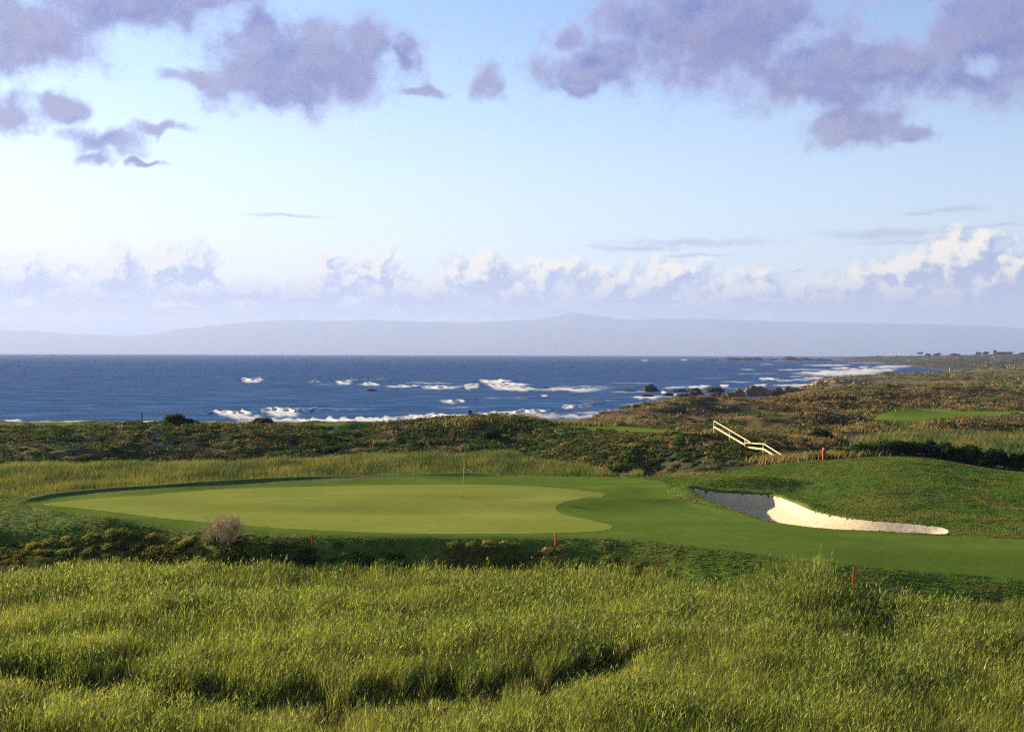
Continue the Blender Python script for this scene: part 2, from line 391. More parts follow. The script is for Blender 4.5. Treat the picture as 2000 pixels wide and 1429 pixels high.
TEE = spline([hit(*p) for p in [(1700, 834), (1712, 812), (1740, 802), (1790, 799), (1850, 801)]] + [W(1900, 203), W(2050, 203), W(2200, 200), W(2200, 174), W(2000, 172), W(1900, 173), W(1840, 170), W(1780, 161)], 8)
STRIP = spline([W(-200, 129), W(0, 129), W(200, 129.3), W(440, 129.6), W(600, 130), W(720, 130.5), W(740, 133), W(600, 134.5), W(400, 134), W(200, 134), W(0, 134), W(-200, 134)], 6)
LINKS = spline([W(1080, 124), W(1180, 118.5), W(1270, 115.5), W(1385, 112), W(1400, 117), W(1300, 126), W(1180, 131), W(1090, 130)], 8)

def rim(X, Y):   # the raised lip behind the green
    line = [(60, 74.2), (90, 75.6), (175, 77.4), (350, 80.6), (525, 83.9), (700, 86.6), (800, 87.8), (960, 88.6)]
    pts = np.array([W(*p) for p in line])
    out = np.zeros_like(X)
    m = (np.abs(Y - 82) < 14) & (X < 5)
    x, y = X[m], Y[m]; best = np.full(x.shape, 9.0)
    for (ax, ay), (bx, by) in zip(pts[:-1], pts[1:]):
        ex, ey = bx - ax, by - ay
        t = np.clip(((x - ax) * ex + (y - ay) * ey) / (ex * ex + ey * ey), 0, 1)
        best = np.minimum(best, np.hypot(x - ax - t * ex, y - ay - t * ey))
    out[m] = .20 * np.exp(-(best / .5) ** 2) * sstep(-x, -1, 4)
    return out
def height(X, Y, detail=True):
    X = np.asarray(X, float); Y = np.asarray(Y, float)
    z = base_h(X, Y) + swell(X, Y) + rim(X, Y)
    b = sd_near(BUNKER, X, Y, 3.0)
    # sand sunk below the turf: steep at the back and left, shallow along the front
    cx, cy = W(1560, 70)
    back = sstep((Y - (66.5 - .12 * (X - 16))), -1.5, 5)
    dep = sstep(b, -.05, 2.2) * .72 + sstep(b, -.05, .35) * (.10 + .30 * back + .30 * (1 - back) * (1 - sstep(X, 14.5, 19)))
    z = z - dep + sstep(b, -1.6, -.1) * (1 - sstep(b, -.1, .1)) * .24 * back
    if detail:
        w = wild(X, Y)
        far = sstep(Y, 130, 400)
        px = 1000 + X / np.maximum(Y, 1) * FPX
        dn = w * sstep(px, 1130, 1250) * sstep(Y, 138, 160) * (1 - sstep(Y, 300, 400))
        z = z + dn * 3.0 * (fbm(X / 17 + 3, Y / 15, 3, 25) - .5) + w * (1 - sstep(Y, 112, 121)) * 1.1 * (fbm(X / 10, Y / 8, 2, 27) - .5)
        z = z + w * (.95 * (fbm(X / 5, Y / 5, 4, 3) - .5) + .32 * (fbm(X / 1.6, Y / 1.6, 3, 9) - .5)) + w * far * 2.2 * (fbm(X / 28, Y / 28, 4, 21) - .5) * sstep(z, .3, 2)
        g = rough(X, Y)
        z = z + g * (.16 * (fbm(X / 2.2, Y / 2.2, 3, 31) - .5) + .07 * (fbm(X / .6 + Y * .4, Y / .9, 2, 37) - .5))
    return z
def toe_d(px):  return np.interp(px, sorted(PROF), [PROF[c][1][0] for c in sorted(PROF)])
def crest_d(px): return np.interp(px, sorted(PROF), [PROF[c][6][0] for c in sorted(PROF)])
def base_d(px): return np.interp(px, sorted(PROF), [PROF[c][8][0] for c in sorted(PROF)])
def wild(X, Y):
    px = 1000 + X / np.maximum(Y, 1) * FPX
    w = sstep(Y - base_d(px), -3, 2)
    for pl in (STRIP, LINKS, TEE): w = w * (1 - sstep(sd_near(pl, X, Y, 2.5), -2.2, .3))
    return w
def rough(X, Y):
    px = 1000 + X / np.maximum(Y, 1) * FPX
    w = sstep(Y - toe_d(px), -1, 1) * (1 - sstep(Y - crest_d(px), .5, 3))
    bk = np.interp(px, sorted(PROF), [PROF[c][5][0] for c in sorted(PROF)])
    w = w * (1 - sstep(Y - bk, -5, -3) * (px < 1225) * (px > 60))
    return w * (1 - sstep(sd_near(FAIRWAY, X, Y, 2.5), -.25, .05)) * (1 - sstep(sd_near(BUNKER, X, Y, 2), -.15, .05))

# ------------------------------------------------------------------ materials
def material(name):
    m = bpy.data.materials.new(name); m.use_nodes = True
    t = NT(m.node_tree); t.n.clear()
    out = t.new('ShaderNodeOutputMaterial')
    return m, t, out
def mat_principled(name, color, rough_=.6, spec=.3, noise=None, metal=0.0, bump=None):
    m, t, out = material(name)
    b = t.new('ShaderNodeBsdfPrincipled'); t.l.new(b.outputs[0], out.inputs[0])
    b.inputs['Roughness'].default_value = rough_; b.inputs['Specular IOR Level'].default_value = spec; b.inputs['Metallic'].default_value = metal
    g = t.new('ShaderNodeTexCoord')
    if noise:
        n = t.noise(g.outputs['Object'], noise[0], 5, .65)
        c = t.mix(t.smooth(n.outputs[0], .35, .65), rgb(*[k * noise[1] for k in color]), rgb(*[min(1, k * noise[2]) for k in color]))
        t.l.new(c, b.inputs['Base Color'])
    else: b.inputs['Base Color'].default_value = rgb(*color)
    if bump:
        nb = t.noise(g.outputs['Object'], bump[0], 6, .65)
        bp = t.new('ShaderNodeBump'); bp.inputs['Strength'].default_value = bump[1]; bp.inputs['Distance'].default_value = bump[2]
        t.l.new(nb.outputs[0], bp.inputs['Height']); t.l.new(bp.outputs[0], b.inputs['Normal'])
    return m
def mat_leaf(name, trans=.35, sheen=.06):
    """blades and leaves: colour carried by each leaf, some light coming through"""
    m, t, out = material(name)
    at = t.new('ShaderNodeAttribute', attribute_name='col')
    d = t.new('ShaderNodeBsdfDiffuse'); tr = t.new('ShaderNodeBsdfTranslucent'); gl = t.new('ShaderNodeBsdfGlossy')
    gl.inputs['Roughness'].default_value = .45; gl.inputs['Color'].default_value = rgb(.9, .9, .8)
    t.l.new(at.outputs['Color'], d.inputs[0]); t.l.new(at.outputs['Color'], tr.inputs[0])
    m1 = t.new('ShaderNodeMixShader'); m1.inputs[0].default_value = trans
    t.l.new(d.outputs[0], m1.inputs[1]); t.l.new(tr.outputs[0], m1.inputs[2])
    m2 = t.new('ShaderNodeMixShader'); m2.inputs[0].default_value = sheen
    t.l.new(m1.outputs[0], m2.inputs[1]); t.l.new(gl.outputs[0], m2.inputs[2])
    t.l.new(m2.outputs[0], out.inputs[0])
    return m
def mat_turf(name, c1, c2, c3, mow=0.0, bump=.35, fine=9.0):
    m, t, out = material(name)
    b = t.new('ShaderNodeBsdfPrincipled'); t.l.new(b.outputs[0], out.inputs[0])
    b.inputs['Roughness'].default_value = 1; b.inputs['Specular IOR Level'].default_value = 0
    g = t.new('ShaderNodeTexCoord'); P = g.outputs['Object']
    n1 = t.noise(P, .16, 5, .6); n2 = t.noise(P, 1.3, 6, .65); n3 = t.noise(t.vmath('MULTIPLY', P, (.35, 1.0, 1.0)), fine, 3, .7)
    c = t.mix(t.smooth(n1.outputs[0], .38, .62), rgb(*c1), rgb(*c2))
    c = t.mix(t.math('MULTIPLY', t.smooth(n2.outputs[0], .42, .7), .55), c, rgb(*c3))
    c = t.mix(t.math('MULTIPLY', t.smooth(n3.outputs[0], .35, .75), .5 if fine > 5.5 else .3), c, t.mix(.5, c, rgb(*[k * .45 for k in c1])))
    n4 = t.noise(t.vmath('MULTIPLY', P, (.05, .22, .1)), 1.0, 5, .6)
    c = t.mix(t.math('MULTIPLY', t.smooth(n4.outputs[0], .35, .65), .42), c, rgb(*[k * .62 for k in c1]))
    if mow:
        wv = t.new('ShaderNodeTexWave', wave_type='BANDS', bands_direction='DIAGONAL'); wv.inputs['Scale'].default_value = mow; wv.inputs['Distortion'].default_value = .6; wv.inputs['Detail'].default_value = 2
        t.l.new(P, wv.inputs[0])
        c = t.mix(t.math('MULTIPLY', wv.outputs[1], .16), c, rgb(*[k * .6 for k in c1]))
    t.l.new(c, b.inputs['Base Color'])
    bp = t.new('ShaderNodeBump'); bp.inputs['Strength'].default_value = bump; bp.inputs['Distance'].default_value = .05
    hb = t.math('ADD', t.math('MULTIPLY', n2.outputs[0], 1.2), n3.outputs[0])
    t.l.new(hb, bp.inputs['Height']); t.l.new(bp.outputs[0], b.inputs['Normal'])
    return m
def mat_ground():
    m, t, out = material('ground_soil')
    b = t.new('ShaderNodeBsdfPrincipled'); t.l.new(b.outputs[0], out.inputs[0])
    b.inputs['Roughness'].default_value = .95; b.inputs['Specular IOR Level'].default_value = .1
    at = t.new('ShaderNodeAttribute', attribute_name='col')
    g = t.new('ShaderNodeTexCoord'); P = g.outputs['Object']
    n = t.noise(P, 2.6, 7, .7); n2 = t.noise(P, .35, 6, .65)
    k = t.math('ADD', t.math('MULTIPLY', n.outputs[0], .9), t.math('MULTIPLY', n2.outputs[0], .9))
    k = t.math('SUBTRACT', t.math('MULTIPLY', k, 1.5), .35)
    c = t.vmath('SCALE', at.outputs['Color']); t.l.new(k, c.node.inputs['Scale'])
    t.l.new(c, b.inputs['Base Color'])
    bp = t.new('ShaderNodeBump'); bp.inputs['Strength'].default_value = .8; bp.inputs['Distance'].default_value = .12
    t.l.new(n.outputs[0], bp.inputs['Height']); t.l.new(bp.outputs[0], b.inputs['Normal'])
    return m
MAT = {}
MAT['ground'] = mat_ground()
MAT['green'] = mat_turf('putting_turf', (.255, .300, .060), (.298, .335, .070), (.200, .255, .050), .06, .10, 5)
MAT['fairway'] = mat_turf('fairway_turf', (.120, .192, .030), (.160, .236, .040), (.092, .154, .024), .09, .25, 7)
MAT['tee'] = mat_turf('tee_turf', (.15, .235, .034), (.185, .265, .042), (.12, .19, .028), 0, .2, 6)
MAT['leaf'] = mat_leaf('leaves', .32, .0)
MAT['blade'] = mat_leaf('reed_blades', .45, .015)

# ------------------------------------------------------------------ ground
def mixc(a, b, w): return a * (1 - w[:, None]) + np.asarray(b, float)[None] * w[:, None]
def ground_colour(X, Y, Z):
    px = 1000 + X / np.maximum(Y, 1) * FPX
    n1 = fbm(X / 9, Y / 9, 5, 41); n2 = fbm(X / 2.2, Y / 2.2, 4, 47); n3 = fbm(X / 40, Y / 40, 4, 53)
    c = np.tile(np.array([[.035, .032, .015]]), (len(X), 1))                        # wet marsh floor
    r = sstep(Y - toe_d(px), -1, 1) * (1 - sstep(Y - crest_d(px), 2.0, 4.5))
    rg = mixc(np.tile([[.085, .150, .020]], (len(X), 1)), (.16, .150, .035), sstep(n2 + .35 * n1, .62, .9) * .7)
    c = c * (1 - r[:, None]) + rg * r[:, None]
    w = wild(X, Y)
    dune = mixc(np.tile([[.085, .075, .030]], (len(X), 1)), (.19, .115, .055), sstep(n2, .48, .68))
    dune = mixc(dune, (.055, .080, .025), sstep(n1, .46, .62))
    dune = mixc(dune, (.30, .21, .13), sstep(n1 * .6 + n2 * .4, .60, .70) * .8)
    right = sstep(px, 1150, 1500) * sstep(Y, 135, 190)
    brown = mixc(np.tile([[.105, .075, .032]], (len(X), 1)), (.22, .15, .06), sstep(n2, .50, .66))
    brown = mixc(brown, (.075, .075, .028), sstep(n1, .52, .66))
    dune = dune * (1 - right[:, None]) + brown * right[:, None]
    plain = sstep(Y, 330, 430)
    pl = mixc(np.tile([[.14, .12, .050]], (len(X), 1)), (.070, .085, .038), sstep(n3 + .4 * (n1 - .5), .46, .60))
    pl = mixc(pl, (.26, .20, .13), sstep(n1, .60, .70) * .8)
    pl = mixc(pl, (.24, .135, .045), sstep(fbm(X / 22, Y / 60, 3, 77), .58, .70) * .8)
    dune = dune * (1 - plain[:, None]) + pl * plain[:, None]
    fl = sstep(Y, 1000, 1250)
    dune = mixc(dune, (.050, .055, .030), fl)
    c = c * (1 - w[:, None]) + dune * w[:, None]
    beach = (1 - sstep(Z, 1.1, 1.9)) * sstep(Y, 150, 165)
    c = mixc(c, (.48, .41, .30), beach * (1 - sstep(px, 1340, 1420)))
    c = mixc(c, (.13, .095, .055), beach * sstep(px, 1340, 1420) * (1 - sstep(Y, 600, 700)))
    c = mixc(c, (.10, .09, .06), (1 - sstep(Z, .1, .8)) * sstep(Y, 600, 800))
    cl = np.exp(-((px - 1655) / 45) ** 2 - ((Y - 469) / 13) ** 2)
    c = mixc(c, (.42, .27, .11), np.clip(cl * 1.6, 0, 1))
    return c
def uspace():
    inner = np.linspace(-.47, .47, 560)
    o = .47 + np.cumsum(np.linspace(.002, .03, 38))
    return np.concatenate([-o[::-1], inner, o])
def build_ground():
    us = uspace()
    ys = np.concatenate([np.exp(np.linspace(math.log(14.2), math.log(44), 60)), np.exp(np.linspace(math.log(44.3), math.log(150), 620)), np.exp(np.linspace(math.log(150.9), math.log(1000), 300)), np.exp(np.linspace(math.log(1010), math.log(4000), 90))])
    U, Yg = np.meshgrid(us, ys)
    X = (U * Yg).ravel(); Y = Yg.ravel()
    Z = height(X, Y)
    C = ground_colour(X, Y, Z)
    for pl in (GREEN, FAIRWAY, BUNKER, TEE, STRIP, LINKS):
        Z = Z - (.40 if pl is BUNKER else .14) * sstep(sd_near(pl, X, Y, 1.5), .06, .5)
    V = np.stack([X, Y, Z], 1)
    me = np_mesh('ground', V, grid_quads(len(ys), len(us)), col=C, smooth=True)
    tag(link('ground', me, MAT['ground']), kind='structure')
def sheet(name, poly, cell, dz, mat, kind='structure', col=None):
    x0, y0 = poly.min(0) - cell; x1, y1 = poly.max(0) + cell
    xs = np.arange(x0, x1 + cell, cell); ys = np.arange(y0, y1 + cell, cell)
    Xg, Yg = np.meshgrid(xs, ys); X = Xg.ravel(); Y = Yg.ravel()
    d, nx, ny = sdist(poly, X, Y)
    q = grid_quads(len(ys), len(xs))
    keep = (d[q] > 0).sum(1) >= 2
    keep &= (d[q] > -cell * 1.1).all(1)
    q = q[keep]
    snap = d < cell * .25
    snap |= False
    X = np.where(d < 0, nx, X); Y = np.where(d < 0, ny, Y)
    used, inv = np.unique(q, return_inverse=True)
    q = inv.reshape(-1, 4); X = X[used]; Y = Y[used]
    Z = height(X, Y) + dz
    me = np_mesh(name, np.stack([X, Y, Z], 1), q, smooth=True)
    o = link(name, me, mat)
    return tag(o, kind=kind)

build_ground()
sheet('fairway', FAIRWAY, .33, .004, MAT['fairway'])
sheet('putting_green', GREEN, .30, .013, MAT['green'])
sheet('tee_lawn', TEE, .8, .02, MAT['tee'])
sheet('coastal_lawn', STRIP, .7, .02, MAT['tee'])
sheet('dune_lawn', LINKS, .6, .02, MAT['tee'])
def mat_sand():
    m, t, out = material('bunker_sand')
    b = t.new('ShaderNodeBsdfPrincipled'); t.l.new(b.outputs[0], out.inputs[0])
    b.inputs['Roughness'].default_value = .9; b.inputs['Specular IOR Level'].default_value = .2
    P = t.new('ShaderNodeTexCoord').outputs['Object']
    n = t.noise(P, 3.5, 5, .65); n2 = t.noise(P, .7, 3, .5)
    t.l.new(t.mix(t.smooth(n.outputs[0], .3, .7), rgb(.56, .47, .31), rgb(.70, .60, .41)), b.inputs['Base Color'])
    bp = t.new('ShaderNodeBump'); bp.inputs['Strength'].default_value = .5; bp.inputs['Distance'].default_value = .08
    t.l.new(n.outputs[0], bp.inputs['Height']); t.l.new(bp.outputs[0], b.inputs['Normal'])
    return m
sheet('bunker_sand', BUNKER, .22, .012, mat_sand())

# ------------------------------------------------------------------ sea
FOAM = [
    (60, 760, 330, 762, 1.6, .10, 1.2), (200, 735, 440, 737, 1.2, .05, 1.0), (640, 742, 790, 740, 1.5, .35, 1.2), (780, 748, 900, 749, 1.4, .5, .6), (1060, 755, 1240, 757, 1.3, .45, .6), (1180, 766, 1290, 764, 1.3, .5, .4), (560, 784, 760, 786, 1.6, .12, 1.3), (100, 790, 330, 788, 1.6, .08, 1.2), (930, 778, 1060, 777, 1.4, .35, .5), (1100, 785, 1230, 782, 1.5, .35, .4), (1190, 791, 1420, 785, 2.4, .55, .2), (1110, 806, 1280, 797, 3, .6, .1), (1070, 815, 1220, 807, 4, .65, .1), (1180, 747, 1300, 748, 1.1, .4, .5), (1400, 745, 1480, 746, 1.2, .5, .4), (1340, 738, 1440, 737, 1.0, .35, .5), (1420, 730, 1540, 729, 1.1, .45, .4), (1500, 722, 1640, 721, 1.3, .6, .4), (1580, 725, 1700, 724, 2.2, .7, .2), (1650, 730, 1720, 728, 2.4, .7, 0), (300, 722, 480, 722, .9, .06, 1.2), (1000, 728, 1160, 727, .9, .12, 1.0), (60, 806, 260, 808, 2, .12, 1.0), (1640, 709, 1760, 708, 1.0, .5, 0),  # (px0, py0, px1, py1, half thickness in px, strength, wave height m)
    (470, 742, 518, 741, 3.2, 1.3, 2.0), (446, 744, 500, 744, 2.0, .0, 1.9), (600, 746, 630, 746, 2, .5, 1.4), (655, 746, 690, 745.5, 3, 1.2, 1.4), (705, 749.5, 745, 751, 2.2, 1.1, .8),
    (600, 750, 760, 752, 1.2, .55, 0), (745, 754, 830, 755, 2, .75, .9), (820, 757, 910, 754, 2.6, .9, .9), (905, 753, 938, 752, 3.6, 1.2, 1.2), (935, 745, 1002, 744.5, 3.4, 1.15, 1.6), (945, 751, 1040, 752, 3.6, 1.1, 1.0), (955, 757, 1062, 759.5, 2.6, .9, .4), (1040, 759, 1200, 760, 2.0, .75, .4), (1100, 764, 1190, 761, 1.8, .6, 0),
    (1055, 771, 1072, 771, 1.6, .9, 0), (858, 783, 912, 783.5, 2.2, .85, 1.2), (700, 752, 760, 743, 1.4, .2, 1.2),
    (415, 807, 498, 806, 3.8, 1.25, 1.2), (440, 812, 520, 815, 4.5, .8, .2), (508, 803, 594, 801, 4.5, 1.3, 1.5), (520, 810, 590, 809, 4.5, .9, .3), (455, 820, 620, 821, 4, .8, 0), (0, 823, 46, 822, 2.2, 1.1, .5),
    (560, 823, 800, 818, 6, 1.3, .3), (780, 817, 930, 811, 5, 1.15, .6), (930, 809, 1078, 801.5, 4, 1.3, .9), (760, 824, 980, 819, 6, .95, 0), (950, 816, 1130, 811, 6, .6, 0), (500, 796, 760, 798, 2.5, .4, 0), (850, 795, 930, 794, 2, .4, 0),
    (1096, 795, 1125, 793, 2.8, 1.1, 1.0), (1125, 794, 1168, 788, 2.2, .6, 1.0), (1228, 776.5, 1300, 773, 2.4, 1.0, .4), (1290, 773, 1345, 770, 2.4, .9, .3), (1290, 765, 1304, 768, 3.2, 1.1, .6), (1290, 757, 1350, 756, 1.6, .7, .3), (1340, 755.5, 1390, 753, 2.4, 1.1, .8), (1405, 752, 1425, 752, 2, 1, .5), (1370, 758, 1470, 758, 1.4, .4, 0),
    (1470, 751, 1500, 750.5, 2.5, 1.0, .6), (1500, 753, 1640, 751, 1.9, 1.0, .5), (1480, 740.5, 1525, 739, 2.4, .9, .9), (1500, 742, 1600, 741.5, 1.6, .65, .4), (1540, 735, 1570, 734.5, 1.4, .6, .5), (1560, 738, 1620, 737, 2, .7, .3),
    (1540, 729, 1740, 726, 4, .9, .3), (1600, 733, 1680, 731, 3, .7, 0), (1640, 722, 1760, 722, 3.6, .9, .3), (1620, 719, 1665, 717.5, 2.2, .8, .6), (1675, 717, 1700, 715, 2, .8, .6), (1560, 713.5, 1675, 712, 1.6, .75, .5), (1700, 716, 1790, 714, 3, .8, .3), (1760, 711.5, 1800, 712, 2, .75, 0),
    (1440, 721, 1480, 722, 1.2, .5, .3), (1480, 711.5, 1520, 711, 1, .6, .3), (1250, 703.5, 1268, 703.5, .9, .8, .3), (1328, 702, 1345, 702, .9, .8, .3), (1415, 703, 1425, 701, 1.2, .8, 0), (1500, 704, 1560, 704, 1, .5, 0), (1370, 806, 1400, 800, 2.6, .9, .2), (1395, 800, 1440, 796, 2.2, .9, .2), (1270, 806, 1330, 800, 2, .5, 0)]
def build_sea():
    us = np.concatenate([-(.46 + np.cumsum(np.linspace(.004, .09, 18)))[::-1], np.linspace(-.46, .46, 640), .46 + np.cumsum(np.linspace(.004, .09, 18))])
    ys = np.concatenate([np.exp(np.linspace(math.log(185), math.log(1000), 520)), np.exp(np.linspace(math.log(1004), math.log(4500), 160)), np.exp(np.linspace(math.log(4600), math.log(9000), 20))])
    U, Yg = np.meshgrid(us, ys); X = (U * Yg).ravel(); Y = Yg.ravel()
    px, py = project(np.stack([X, Y, np.zeros_like(X)], 1))
    foam = np.zeros_like(X); Z = np.zeros_like(X)
    wob = (fbm(px / 14, Y / 60, 4, 5) - .5); rag = fbm(px / 9, Y / 90, 3, 6)
    for a, b, c, d, th, st, hh in FOAM:
        if st < .2: hh *= .35
        th *= 1.3; e_ = (c - a) * .08; a -= e_; c += e_
        m = (px > min(a, c) - 60) & (px < max(a, c) + 60) & (np.abs(py - (b + d) / 2) < 26)
        if not m.any(): continue
        x = px[m]; t = (x - a) / (c - a)
        line = b + (d - b) * t + wob[m] * th * 1.8
        endf = sstep(t, -.06, .32) * (1 - sstep(t, .62, 1.06))
        tk = th * (.6 + .75 * rag[m]) * (.35 + .65 * endf)
        e = (py[m] - line) / tk
        foam[m] = np.maximum(foam[m], st * endf * np.where(e < 0, np.exp(-(e * 1.5) ** 2), .62 * np.exp(-(e / .9) ** 2) + .38 * np.exp(-(e / 2.1) ** 2)))
        if hh:
            Yl = CAM_H * FPX / np.maximum(line - (687.6 + .00275 * x), 3)
            e2 = (Y[m] - Yl)
            wl = 4.5
            endw = sstep(t, -.5, .4) * (1 - sstep(t, .6, 1.5))
            Z[m] = np.maximum(Z[m], hh * .42 * (.6 + .8 * rag[m]) * endw * np.where(e2 < 0, np.exp(-(e2 / (wl * .55)) ** 2), np.exp(-(e2 / (wl * 1.6)) ** 2)))
    near = 1 - sstep(Y, 900, 2500)
    Z = Z + near * (.55 * (fbm(X / 34, Y / 15, 3, 61) - .5) + .35 * (fbm(X / 11, Y / 5.5, 2, 67) - .5))
    me = np_mesh('sea', np.stack([X, Y, Z], 1), grid_quads(len(ys), len(us)), smooth=True, attrs={'foam': foam})
    m, t, out = material('sea_water')
    P = t.new('ShaderNodeTexCoord').outputs['Object']
    fa = t.new('ShaderNodeAttribute', attribute_name='foam').outputs['Fac']
    nb = t.noise(t.vmath('MULTIPLY', P, (.05, .13, .1)), 1.0, 4, .55); nl = t.noise(t.vmath('MULTIPLY', P, (.004, .016, .1)), 1.0, 5, .6)
    sepp = t.new('ShaderNodeSeparateXYZ'); t.l.new(P, sepp.inputs[0])
    dist = t.smooth(sepp.outputs[1], 230, 1500)
    deep = t.mix(dist, rgb(.062, .172, .39), rgb(.030, .105, .33))
    deep = t.mix(t.smooth(nl.outputs[0], .4, .66), deep, t.mix(.5, deep, rgb(.11, .17, .33)))
    deep = t.mix(t.smooth(nb.outputs[0], .44, .66), t.mix(.45, deep, rgb(.012, .03, .10)), deep)
    hgt = t.smooth(sepp.outputs[2], .3, .85)
    deep = t.mix(t.math('MULTIPLY', hgt, .8), deep, rgb(.05, .13, .12))
    fn = t.noise(t.vmath('MULTIPLY', P, (.22, .5, .3)), 1.0, 6, .7)
    fm = t.smooth(t.math('ADD', fa, t.math('MULTIPLY', t.math('SUBTRACT', fn.outputs[0], .5), .95)), .16, .92)
    fm = t.math('MULTIPLY', fm, t.smooth(fa, .03, .25))
    c = t.mix(fm, deep, rgb(.86, .84, .80))
    d = t.new('ShaderNodeBsdfDiffuse'); t.l.new(c, d.inputs[0])
    gl = t.new('ShaderNodeBsdfGlossy'); gl.inputs['Roughness'].default_value = .25
    gl.inputs['Color'].default_value = rgb(.6, .75, 1)
    bp = t.new('ShaderNodeBump'); bp.inputs['Strength'].default_value = .8; bp.inputs['Distance'].default_value = 1.2
    t.l.new(nb.outputs[0], bp.inputs['Height']); t.l.new(bp.outputs[0], gl.inputs['Normal']); t.l.new(bp.outputs[0], d.inputs['Normal'])
    ms = t.new('ShaderNodeMixShader'); t.l.new(t.math('MULTIPLY', t.math('SUBTRACT', 1.0, fm), .03), ms.inputs[0])
    t.l.new(d.outputs[0], ms.inputs[1]); t.l.new(gl.outputs[0], ms.inputs[2]); t.l.new(ms.outputs[0], out.inputs[0])
    tag(link('sea', me, m), kind='structure')
build_sea()

# ------------------------------------------------------------------ mountains across the bay
def build_mountains():
    sil = [(-700, 650), (-300, 640), (0, 645), (60, 646), (150, 652), (250, 657), (300, 652), (350, 643), (420, 635), (500, 628), (560, 624), (640, 627), (720, 624), (800, 627), (900, 630), (950, 628), (1050, 624), (1090, 617), (1120, 611), (1160, 616), (1220, 623), (1300, 622), (1400, 623), (1500, 627), (1560, 628), (1650, 630), (1800, 633), (1900, 636), (2000, 641), (2300, 636), (2700, 650)]
    D = 26000.0
    us = np.linspace(-.72, .72, 620)
    px = 1000 + us * FPX
    top = np.interp(px, [s[0] for s in sil], [s[1] for s in sil])
    hz = 690.3 + .00275 * (px - 1000)
    H = (hz - top) / FPX * D + CAM_H
    rows = np.concatenate([np.linspace(0, 1, 46), [1.15, 1.35]])
    X, Y, Z = [], [], []
    for r in rows:
        dd = D - 5500 * (1 - r)
        x = us * dd; y = np.full_like(us, dd)
        prof = np.minimum(r, 1) ** 1.15 if r <= 1 else 1 - (r - 1) * 1.6
        n = fbm(x / 1400, y / 1400, 6, 90)
        z = H * prof * (1 - .55 * (1 - abs(np.minimum(r, 1) * 2 - 1)) * n) + (fbm(x / 200, y / 600, 4, 95) - .5) * 40 * (r > .5)
        X.append(x); Y.append(y); Z.append(z - (62 if r == 0 else 0))
    V = np.stack([np.concatenate(X), np.concatenate(Y), np.concatenate(Z)], 1)
    me = np_mesh('mountains', V, grid_quads(len(rows), len(us)), smooth=True)
    m = mat_principled('mountain_woodland', (.075, .085, .05), .95, .05, (.0012, .7, 1.5))
    tag(link('mountains', me, m), kind='structure')
build_mountains()

# ------------------------------------------------------------------ grass, reeds and scrub
def blades(P, h, w, lean, yaw, col, lv=3, droop=1.0):
    """tapering bent blades, all in one mesh"""
    N = len(P)
    t = np.arange(lv) / lv
    wid = (1 - t ** 3.0) * .5 if lv > 1 else np.array([.5])
    cx, sx = np.cos(yaw), np.sin(yaw)
    V = np.empty((N, 2 * lv + 1, 3), np.float32)
    for i in range(lv):
        c = P + np.stack([lean[:, 0] * h * t[i] ** 1.8, lean[:, 1] * h * t[i] ** 1.8, h * t[i] * (1 - .12 * droop * t[i])], 1)
        o = np.stack([cx, sx, np.zeros(N)], 1) * (w * wid[i])[:, None]
        V[:, 2 * i] = c - o; V[:, 2 * i + 1] = c + o
    V[:, 2 * lv] = P + np.stack([lean[:, 0] * h, lean[:, 1] * h, h * (1 - .12 * droop)], 1)
    b = (np.arange(N) * (2 * lv + 1))[:, None]
    q = [b + np.array([[2 * i, 2 * i + 1, 2 * i + 3, 2 * i + 2]]) for i in range(lv - 1)]
    tr = b + np.array([[2 * lv - 2, 2 * lv - 1, 2 * lv]])
    C = np.repeat(col[:, None, :], 2 * lv + 1, 1).reshape(-1, 3)
    return V.reshape(-1, 3), (np.concatenate(q) if q else None), tr, C
def leaves(C, R, n, size, col, jit=.25, up=.35, shell=(.7, 1.05), lump=.35):
    """clumps of leaf faces: centres C, radii R (N,3), n leaves each"""
    N = len(C); K = N * n
    d = RNG.normal(size=(K, 3)); d[:, 2] = np.abs(d[:, 2]) * 1.0 - .12 * np.abs(RNG.normal(size=K)); d /= np.linalg.norm(d, axis=1)[:, None]
    ci = np.repeat(np.arange(N), n)
    f = RNG.uniform(*shell, K)
    ang = np.arctan2(d[:, 1], d[:, 0])
    f = f * (1 + lump * (fbm(ang * 1.3 + ci * 7.1, d[:, 2] * 2.6 + ci * 3.3, 3, 5) - .5) * 2)
    P = C[ci] + d * R[ci] * f[:, None]
    nrm = d * R[ci][:, [1, 0, 2]]; nrm /= np.linalg.norm(nrm, axis=1)[:, None]
    nrm = nrm + RNG.normal(size=(K, 3)) * .75; nrm[:, 2] += up; nrm /= np.linalg.norm(nrm, axis=1)[:, None]
    a = np.cross(nrm, RNG.normal(size=(K, 3))); a /= np.linalg.norm(a, axis=1)[:, None]
    b = np.cross(nrm, a)
    s = (size[ci] if np.ndim(size) else size) * RNG.uniform(.6, 1.35, K)
    a = a * (s * .5)[:, None]; b = b * (s * .85)[:, None]
    V = np.stack([P - b, P + a - b * .1, P + b, P - a - b * .1], 1).reshape(-1, 3)
    q = np.arange(K * 4).reshape(-1, 4)
    cc = col[ci] * (1 + RNG.uniform(-jit, jit, (K, 1)))
    return V, q, np.repeat(cc, 4, 0)
def scatter(n, u0, u1, y0, y1, power=1.0):
    """n points with even density over the ground of a wedge"""
    Y = (y0 ** (1 + power) + RNG.random(n) * (y1 ** (1 + power) - y0 ** (1 + power))) ** (1 / (1 + power))
    u = RNG.uniform(u0, u1, n)
    return u * Y, Y, 1000 + u * FPX
